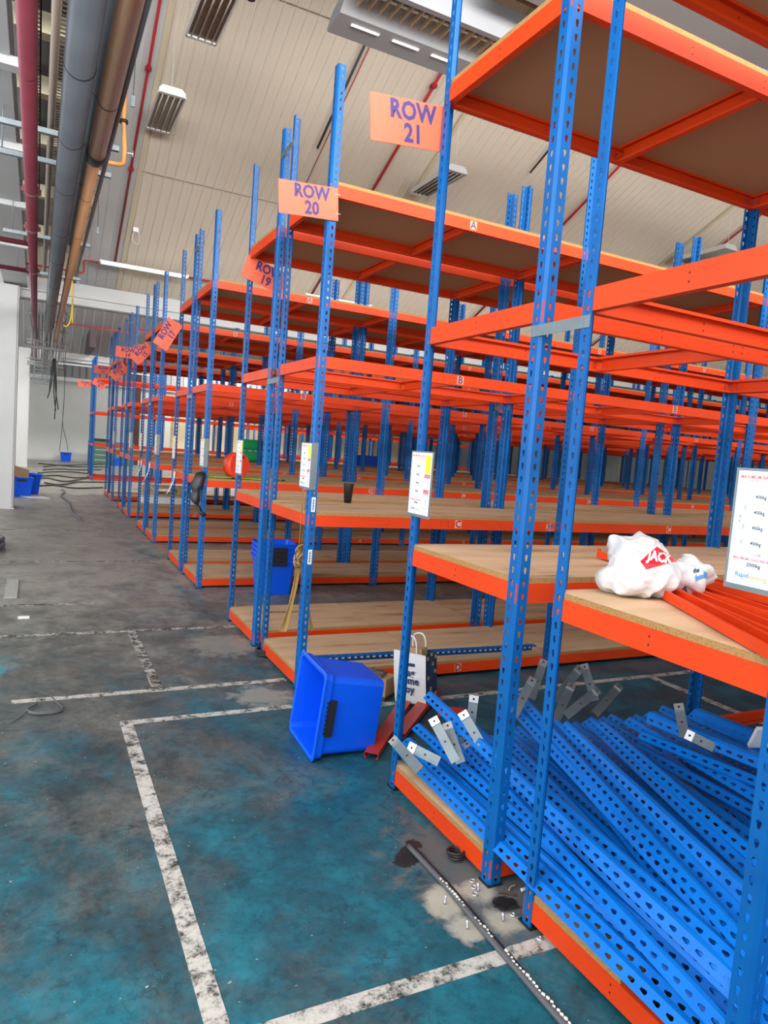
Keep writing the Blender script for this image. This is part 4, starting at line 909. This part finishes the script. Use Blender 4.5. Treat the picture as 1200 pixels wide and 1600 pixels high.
# sprinkler branch pipes
rp = lambda y: roofz(y)-.10
pipe('sprinkler_branch_pipe', SPRINK, [(-.35, 4.2, rp(5.6)), (-.35, 5.6, rp(5.6)), (-.35, 12.55, rp(12.55))][1:], .021, 'red sprinkler pipe running down the roof above the left aisle', seg=10, clamps=(6.6, 8.4, 10.2), cr=1.5)
for x, yb, lab in ((3.85, 12.4, 'red sprinkler pipe on the roof behind the ROW 21 sign'), (8.13, 12.4, 'red sprinkler pipe on the roof right of the nearest uprights'), (12.3, 12.4, 'red sprinkler pipe on the roof at the far right')):
    pipe('sprinkler_branch_pipe', SPRINK, [(x, 5.7, rp(5.7)), (x, yb, rp(yb))], .026, lab, seg=10, clamps=(7.3,), cr=1.4)
pipe('red_wire_run', SPRINK, [(2.62, 5.7, rp(5.7)+.04), (2.62, 10.5, rp(10.5)+.04)], .008, 'thin red wire run on the roof left of the ROW 21 sign', seg=6)
pipe('dark_conduit_run', GREYPIPE, [(2.53, 5.7, rp(5.7)+.02), (2.53, 8.9, rp(8.9)+.02)], .022, 'dark straight conduit on the roof beside the tall row 20 upright', seg=8)
pipe('dark_conduit_run', BLACK, [(6.55, 6.6, rp(6.6)+.02), (6.55, 8.2, rp(8.2)+.02)], .016, 'short dark conduit on the roof between the two nearest uprights', seg=8)
zc = rp(12.55)
tag(put('sprinkler_cross_pipe', tubemesh('sprinkler_cross_pipe', SPRINK, [(-.35, 12.55, zc), (9, 12.55, zc), (20, 12.55, zc)], .021, 10)), 'red pipe crossing the bottom of the roof slope behind the uprights', 'pipe')
tag(put('sprinkler_drop_pipe', tubemesh('sprinkler_drop_pipe', SPRINK, [(-.35, 12.5, zc-.02), (-.80, 12.5, zc-.03), (-.92, 12.5, zc-.04), (-.92, 12.5, zc-.26), (-.95, 12.5, zc-.29), (-1.4, 12.5, zc-.29), (-3.4, 12.5, zc-.30)], .018, 8)), 'stepped thin red pipe joining the maroon main to the roof pipe', 'pipe')
for i, y in enumerate((9.3, 8.3)):
    tag(put('side_branch_pipe', tubemesh('side_branch_pipe', REDPIPE, [(-1.8, 8.6+i*-1.7, 3.9), (-3.6, 8.6-i*1.7, 3.9)], .03, 10)), ['maroon branch pipe leaving the main towards the left edge, farther', 'maroon branch pipe leaving the main towards the left edge, nearer'][i], 'pipe')
for x, yy, lab in ((6, 24.8, 'maroon pipe run on the second roof slope'),):
    tag(put('distant_roof_pipe', tubemesh('distant_roof_pipe', SPRINK, [(-1.2, 26.5, 5.6), (1.6, 26.5, 5.6), (1.6, 26.5, 5.75), (14, 26.5, 5.75)], .03, 6)), lab, 'pipe')
tag(put('roof_downstand', boxmesh('roof_downstand', mat('dark_brown_steel', (.05, .035, .035), .6), .0, .22, 25.6, 28.7, 4.75, 5.4)), 'dark brown steel downstand on the second roof slope', 'steel')
# ochre gas pipe with valve
gp = [px(197, 118, 1, 4.3), px(193, 190, 1, 4.3), px(195, 235, 1, 4.3), px(193, 255, 1, 4.3), px(186, 257, 1, 4.25), px(165, 253, 1, 4.2)]
t = tag(put('gas_pipe', tubemesh('gas_pipe', GAS, gp, .021, 12)), 'ochre pipe dropping and turning left into the brown pipe', 'pipe')
bm = bmesh.new(); tube(bm, [gp[1]+Vector((0, 0, .012)), gp[1]-Vector((0, 0, .012))], .042, 14); put('flange', finish('flange', bm, BLACK), t)
bm = bmesh.new(); a = px(193, 238, 1, 4.3); tube(bm, [a, a+Vector((.08, -.02, 0))], .006, 6); tube(bm, [a+Vector((.08, -.02, -.03)), a+Vector((.08, -.02, .03))], .006, 6); put('valve', finish('valve', bm, SILVER), t)
# unistrut hangers
SY = [px(57, q, 2, 4.02).y for q in (200, 247, 368, 425)]
for y, lab in ((SY[1], 'nearest galvanised strut under the overhead pipes'), (SY[2], 'second galvanised strut under the overhead pipes'), (SY[0], 'galvanised strut just before the nearest one'), (SY[3], 'farthest galvanised strut under the overhead pipes')):
    zz = 4.02
    bm = bmesh.new(); box(bm, -2.1, -1.12, y, y+.041, zz-.02, zz+.02)
    for x in (-2.0, -1.18): tube(bm, [(x, y+.02, zz), (x, y+.02, 4.95)], .006, 6)
    tag(put('pipe_strut', finish('pipe_strut', bm, GALV)), lab, 'pipe support', 'pipe support struts')
# cable trays of mesh above the pipes
def tray(x0, x1, y0, y1, z, lab):
    bm = bmesh.new(); y = y0
    while y < y1: box(bm, x0, x1, y, y+.012, z, z+.008); y += .06
    for x in (x0, (x0+x1)/2, x1): box(bm, x-.006, x+.006, y0, y1, z, z+.008)
    for x in (x0, x1): box(bm, x-.004, x+.004, y0, y1, z, z+.05)
    tag(put('cable_tray', finish('cable_tray', bm, BRONZE)), lab, 'cable tray')
tray(-1.62, -1.42, -1, 9.5, 4.5, 'brownish wire cable tray left of the grey pipe'); tray(-1.28, -1.1, -1, 12, 4.45, 'wire cable tray above the brown pipe'); tray(-1.86, -1.72, -1, 7, 4.55, 'dark cable tray behind the maroon pipe')
# bundle of conduits and loose services where the pipes meet the gutter
random.seed(11)
bm = bmesh.new()
for k in range(9):
    y = 13.6+random.random()*6; z = 3.25+random.random()*.9; tube(bm, [(-1.95, y, z), (-1.1+random.random()*.1, y, z+random.uniform(-.05, .05))], random.choice((.012, .02, .03)), 6)
for k in range(10):
    x = -1.85+k*.075; tube(bm, [(x, 13.6, 4.1-random.random()*.2), (x+.02, 19.5, 3.5+random.random()*.4)], .018, 6)
for k in range(26):
    x = -1.85+random.random()*.7; y = 14+random.random()*5; tube(bm, [(x, y, 4.2), (x, y, 3.0+random.random()*.5)], .01, 6)
tag(put('service_bundle', finish('service_bundle', bm, mat('dusty_conduit', (.24, .24, .24), .6))), 'tangle of grey conduits and brackets beyond the gutter beam', 'conduits', kind='stuff')
bm = bmesh.new()
for k in range(7):
    box(bm, -1.78, -1.42, 20.0, 20.03, 2.9+k*.1, 2.93+k*.1)
box(bm, -1.8, -1.77, 20, 20.03, 2.9, 3.6); box(bm, -1.43, -1.4, 20, 20.03, 2.9, 3.6)
tag(put('ladder_rack', finish('ladder_rack', bm, GALV)), 'grey ladder-like bracket hanging beside the columns', 'bracket')
# hanging wires
def wires(name, specs, m, lab, cat='wire', r=.006):
    bm = bmesh.new()
    for s in specs: tube(bm, smooth_path(s, 5), r, 5)
    return tag(put(name, finish(name, bm, m)), lab, cat)
Yw = 16.0; gw = lambda x, y: px(x, y, 1, Yw)
for i, (a, b, c) in enumerate((((84, 560), (80, 600), (74, 622)), ((85, 560), (84, 610), (87, 642)), ((87, 560), (86, 600), (91, 640)), ((86, 565), (88, 605), (85, 655)), ((83, 560), (79, 590), (77, 612)))):
    wires('hanging_wire', [[gw(*a), gw(*b), gw(*c)]], CABLE, ['leftmost of the torn black wires hanging under the pipes', 'second torn black wire from the left under the pipes', 'third torn black wire from the left, frayed near its end', 'longest torn black wire of the hanging bunch', 'shortest torn black wire of the hanging bunch'][i], r=.014)
wires('long_hanging_wire', [[gw(97, 470), gw(99, 560), gw(101, 600), gw(98, 655), gw(93, 705)], ], CABLE, 'long thin wire hanging to the floor by the far wall, left strand', r=.007)
wires('long_hanging_wire', [[gw(102, 470), gw(101, 600), gw(98, 660), gw(104, 690), gw(106, 705)], ], CABLE, 'long thin wire hanging to the floor by the far wall, right strand', r=.007)
wires('yellow_cable', [[px(112, 435, 1, 11), px(113, 470, 1, 11), px(110, 500, 1, 11), px(104, 510, 1, 11), px(100, 508, 1, 11)], [px(112.5, 435, 1, 11), px(113.5, 470, 1, 11), px(113, 505, 1, 11)]], YELLOW, 'yellow cable hanging beside the brown pipe', 'cable', .012)
for q0, q1, Y_, lab in (((214, 55), (208, 150), 4.5, 'black pull cord with grey end hanging right of the brown pipe'), ((154, 290), (153, 355), 9.5, 'thin cord with small hook hanging above the left aisle'), ((124, 385), (122, 438), 12.2, 'short cord with clip hanging by the gutter')):
    a = px(*q0, 1, Y_); b = px(*q1, 1, Y_); bm = bmesh.new(); tube(bm, [a, b], .005, 5); t = tag(put('pull_cord', finish('pull_cord', bm, GREYPIPE)), lab, 'cord')
    put('cord_end', boxmesh('cord_end', GALV, b.x-.018, b.x+.018, b.y-.012, b.y+.012, b.z-.10, b.z), t)
# white loop of cable and socket on the roof
a = px(212, 360, 1, 11.6)
pts = smooth_path([a, a+Vector((-.05, 0, -.1)), a+Vector((-.03, 0, -.22)), a+Vector((.06, 0, -.24)), a+Vector((.08, 0, -.1)), a+Vector((.02, 0, .0))])
o = tag(put('roof_socket', boxmesh('roof_socket', WHITE, a.x-.05, a.x+.05, a.y-.03, a.y+.03, a.z-.03, a.z+.05)), 'white socket with looped cable on the roof above the batten light', 'socket')
put('looped_cable', tubemesh('looped_cable', WHITE, pts, .007, 6), o)
# ------------------------------------------------------------------ things on the floor
t = tag(put('armoured_cable', tubemesh('armoured_cable', HOSE, smooth_path([(-.175, -.54, .012), (-.168, -.85, .013), (-.176, -1.12, .013), (-.178, -1.34, .012), (-.182, -1.6, .013), (-.18, -2.2, .013)]), .0115, 12)), 'dark cable cover speckled with white crumbs running across the painted floor line', 'cable')
o2 = put('cable_sheath', tubemesh('cable_sheath', CABLE, smooth_path([(-.157, -.56, .008), (-.150, -.85, .008), (-.158, -1.12, .008), (-.160, -1.34, .008), (-.164, -1.6, .008), (-.162, -2.2, .008)]), .008, 8), t)
bm = bmesh.new(); y = -.80
while y > -2.0:
    if -1.21 < y+.0 < -1.16 or -.98 > y > -1.03: y -= .02; continue
    s = .0045+.003*random.random(); x = -.170+random.uniform(-.004, .004)
    bmesh.ops.create_icosphere(bm, subdivisions=1, radius=s, matrix=Matrix.Translation((x, y, .023)) @ Matrix.Diagonal((1, 1.3, .6, 1))); y -= .017
put('white_crumbs', finish('white_crumbs', bm, SPECK), t)['kind'] = 'stuff'
def coil(x, y, r, n_, rr, m, lab, z=.012, sx=1, sy=1, cat='cable coil'):
    pts = [(x+sx*(r+.006*math.sin(k*.7))*math.cos(k*.4), y+sy*r*math.sin(k*.4), z+rr*1.8*(k*.4/(2*PI))) for k in range(int(n_*2*PI/.4)+1)]
    return tag(put('cable_coil', tubemesh('cable_coil', m, pts, rr, 8)), lab, cat)
coil(-.022, -.675, .034, 3, .006, CABLE, 'small black coiled ring on the floor beside the orange ground shelf')
coil(.03, 2.24, .075, 3, .009, CABLE, 'black cable coil on the floor at the foot of the row 20 end uprights')
for k, (dx, dy, r) in enumerate(((0, 0, .55), (.06, .25, .45), (-.1, -.2, .5))):
    coil(-2.42+dx, 7.35+dy, r*.75, 1.9, .03, HOSE, ['grey hose coil at the left edge of the photo, lowest loop', 'grey hose coil at the left edge, middle loop', 'grey hose coil at the left edge, nearest loop'][k], .03+.05*k)
bm = bmesh.new(); pts = smooth_path([(-1.61, 1.57, .01), (-1.66, 1.48, .012), (-1.62, 1.42, .012), (-1.53, 1.41, .012), (-1.47, 1.45, .012), (-1.50, 1.56, .012), (-1.54, 1.60, .05)]); tube(bm, pts, .005, 6); tube(bm, [p+Vector((.0, -.012, .006)) for p in pts[6:26]], .006, 6); tube(bm, [p+Vector((.0, -.02, 0)) for p in pts[8:24]], .006, 6)
tube(bm, smooth_path([(-1.66, 1.47, .008), (-1.70, 1.38, .006), (-1.75, 1.30, .006)]), .003, 5)
tag(put('wire_loop', finish('wire_loop', bm, HOSE)), 'loop of grey wire lying alone on the floor at left', 'wire')
tag(put('flat_offcut', boxmesh('flat_offcut', mat('speckled_grey_board', (.42, .42, .38), .8, 0, .2, 60, .8), -1.90, -1.785, 4.52, 5.42, .002, .014)), 'speckled pale grey board strip lying on the floor at left', 'board')
tag(put('white_chip', boxmesh('white_chip', WHITE, -.045, .045, -.02, .02, 0, .015), None, (px(37, 966, 2, 0).x, px(37, 966, 2, 0).y, .001)), 'small white plastic piece on the floor at left', 'debris')
pp = [px(x, y, 2, .02) for x, y in ((97, 765), (101, 768), (96, 775), (108, 785), (112, 800), (127, 813))]
tag(put('grey_conduit', tubemesh('grey_conduit', HOSE, smooth_path(pp), .025, 8)), 'bent length of grey conduit lying in the middle of the aisle', 'conduit')
random.seed(5)
for i in range(8):
    x0 = 45+random.random()*25; y0 = 724+i*5; pts = [px(x0, y0, 2, .03), px(x0+25, y0+random.uniform(-2, 4), 2, .03), px(x0+55, y0+random.uniform(-3, 4), 2, .03), px(x0+85+random.random()*20, y0+random.uniform(-4, 3), 2, .03)]
    tag(put('floor_cable', tubemesh('floor_cable', CABLE, smooth_path(pts), .024, 6)), 'black cable lying across the far aisle floor, %s from the far wall' % ordinal[i], 'cable', 'cables across the far aisle floor')
a = px(50, 777, 2, 0); tag(put('torn_sheet', boxmesh('torn_sheet', WHITE, -.25, .25, -.3, .2, 0, .01), None, (a.x+.05, a.y, .003), (0, .03, .4)), 'white torn sheet on the floor beside the grey column', 'debris')
# anchor bolts, nuts and washers round the near feet
for i, q in enumerate(((695, 1413), (747, 1393), (730, 1452), (786, 1440))):
    p = px(*q, 2, 0); bm = bmesh.new(); tube(bm, [(0, 0, 0), (random.uniform(-.004, .004), .002, .035)], .0045, 8)
    for k in range(5): tube(bm, [(0, 0, .008+k*.005), (0, 0, .010+k*.005)], .0053, 8)
    tag(put('anchor_bolt', finish('anchor_bolt', bm, SILVER), None, p), ['zinc anchor bolt left of the dark cable, leftmost of four', 'zinc anchor bolt nearest the foot of the wide near upright', 'zinc anchor bolt just left of the cable, nearest the white line', 'zinc anchor bolt near the black hole in the floor'][i], 'bolt', 'anchor bolts left in the floor')
for i, (q, lab) in enumerate((((738, 1378), 'upper loose washer left of the wide near upright'), ((740, 1388), 'lower loose washer left of the wide near upright'), ((742, 1399), 'third washer down left of the wide near upright'), ((703, 1388), 'washer lying against the dark cable'), ((801, 1431), 'loose nut left of the thin near upright'), ((843, 1468), 'loose nut on the white line below the thin near upright'))):
    p = px(*q, 2, 0); bm = bmesh.new(); R0 = .011 if i < 4 else .0085
    pts = [(R0*math.cos(k*PI/6), R0*math.sin(k*PI/6), .004) for k in range(13)]; tube(bm, pts, .003 if i < 4 else .0045, 6)
    tag(put('washer' if i < 4 else 'nut', finish('washer', bm, SILVER), None, (p.x, p.y, .001)), lab, 'washer' if i < 4 else 'nut')
for i, (q, L, rz, lab) in enumerate((((792, 1398), .07, -.6, 'thin metal pin lying between the two near uprights'), ((800, 1388), .05, .4, 'pale twig-like scrap between the two near uprights'), ((822, 1392), .04, -.3, 'scrap of white plastic behind the thin near upright'))):
    p = px(*q, 2, .003); bm = bmesh.new(); tube(bm, smooth_path([(-L/2, 0, .004), (0, .004, .005), (L/2, -.002, .004)], 3), .003 if i < 2 else .007, 6)
    tag(put('floor_scrap', finish('floor_scrap', bm, [RUST, TIMBER, WHITE][i]), None, p, (0, 0, rz)), lab, 'debris')
p = px(787, 1410, 2, .002); bm = bmesh.new(); pts = [bm.verts.new(((.045+.012*math.sin(k*2.3))*math.cos(k*PI/8), (.03+.008*math.cos(k*1.7))*math.sin(k*PI/8), 0)) for k in range(16)]; bm.faces.new(pts); r_ = bmesh.ops.extrude_face_region(bm, geom=bm.faces[:]); bmesh.ops.translate(bm, verts=[v for v in r_['geom'] if isinstance(v, bmesh.types.BMVert)], vec=(0, 0, .002))
tag(put('rubber_scrap', finish('rubber_scrap', bm, BLACK), None, (p.x, p.y, .0005)), 'flat black rubber scrap on the floor between the two near uprights', 'debris')
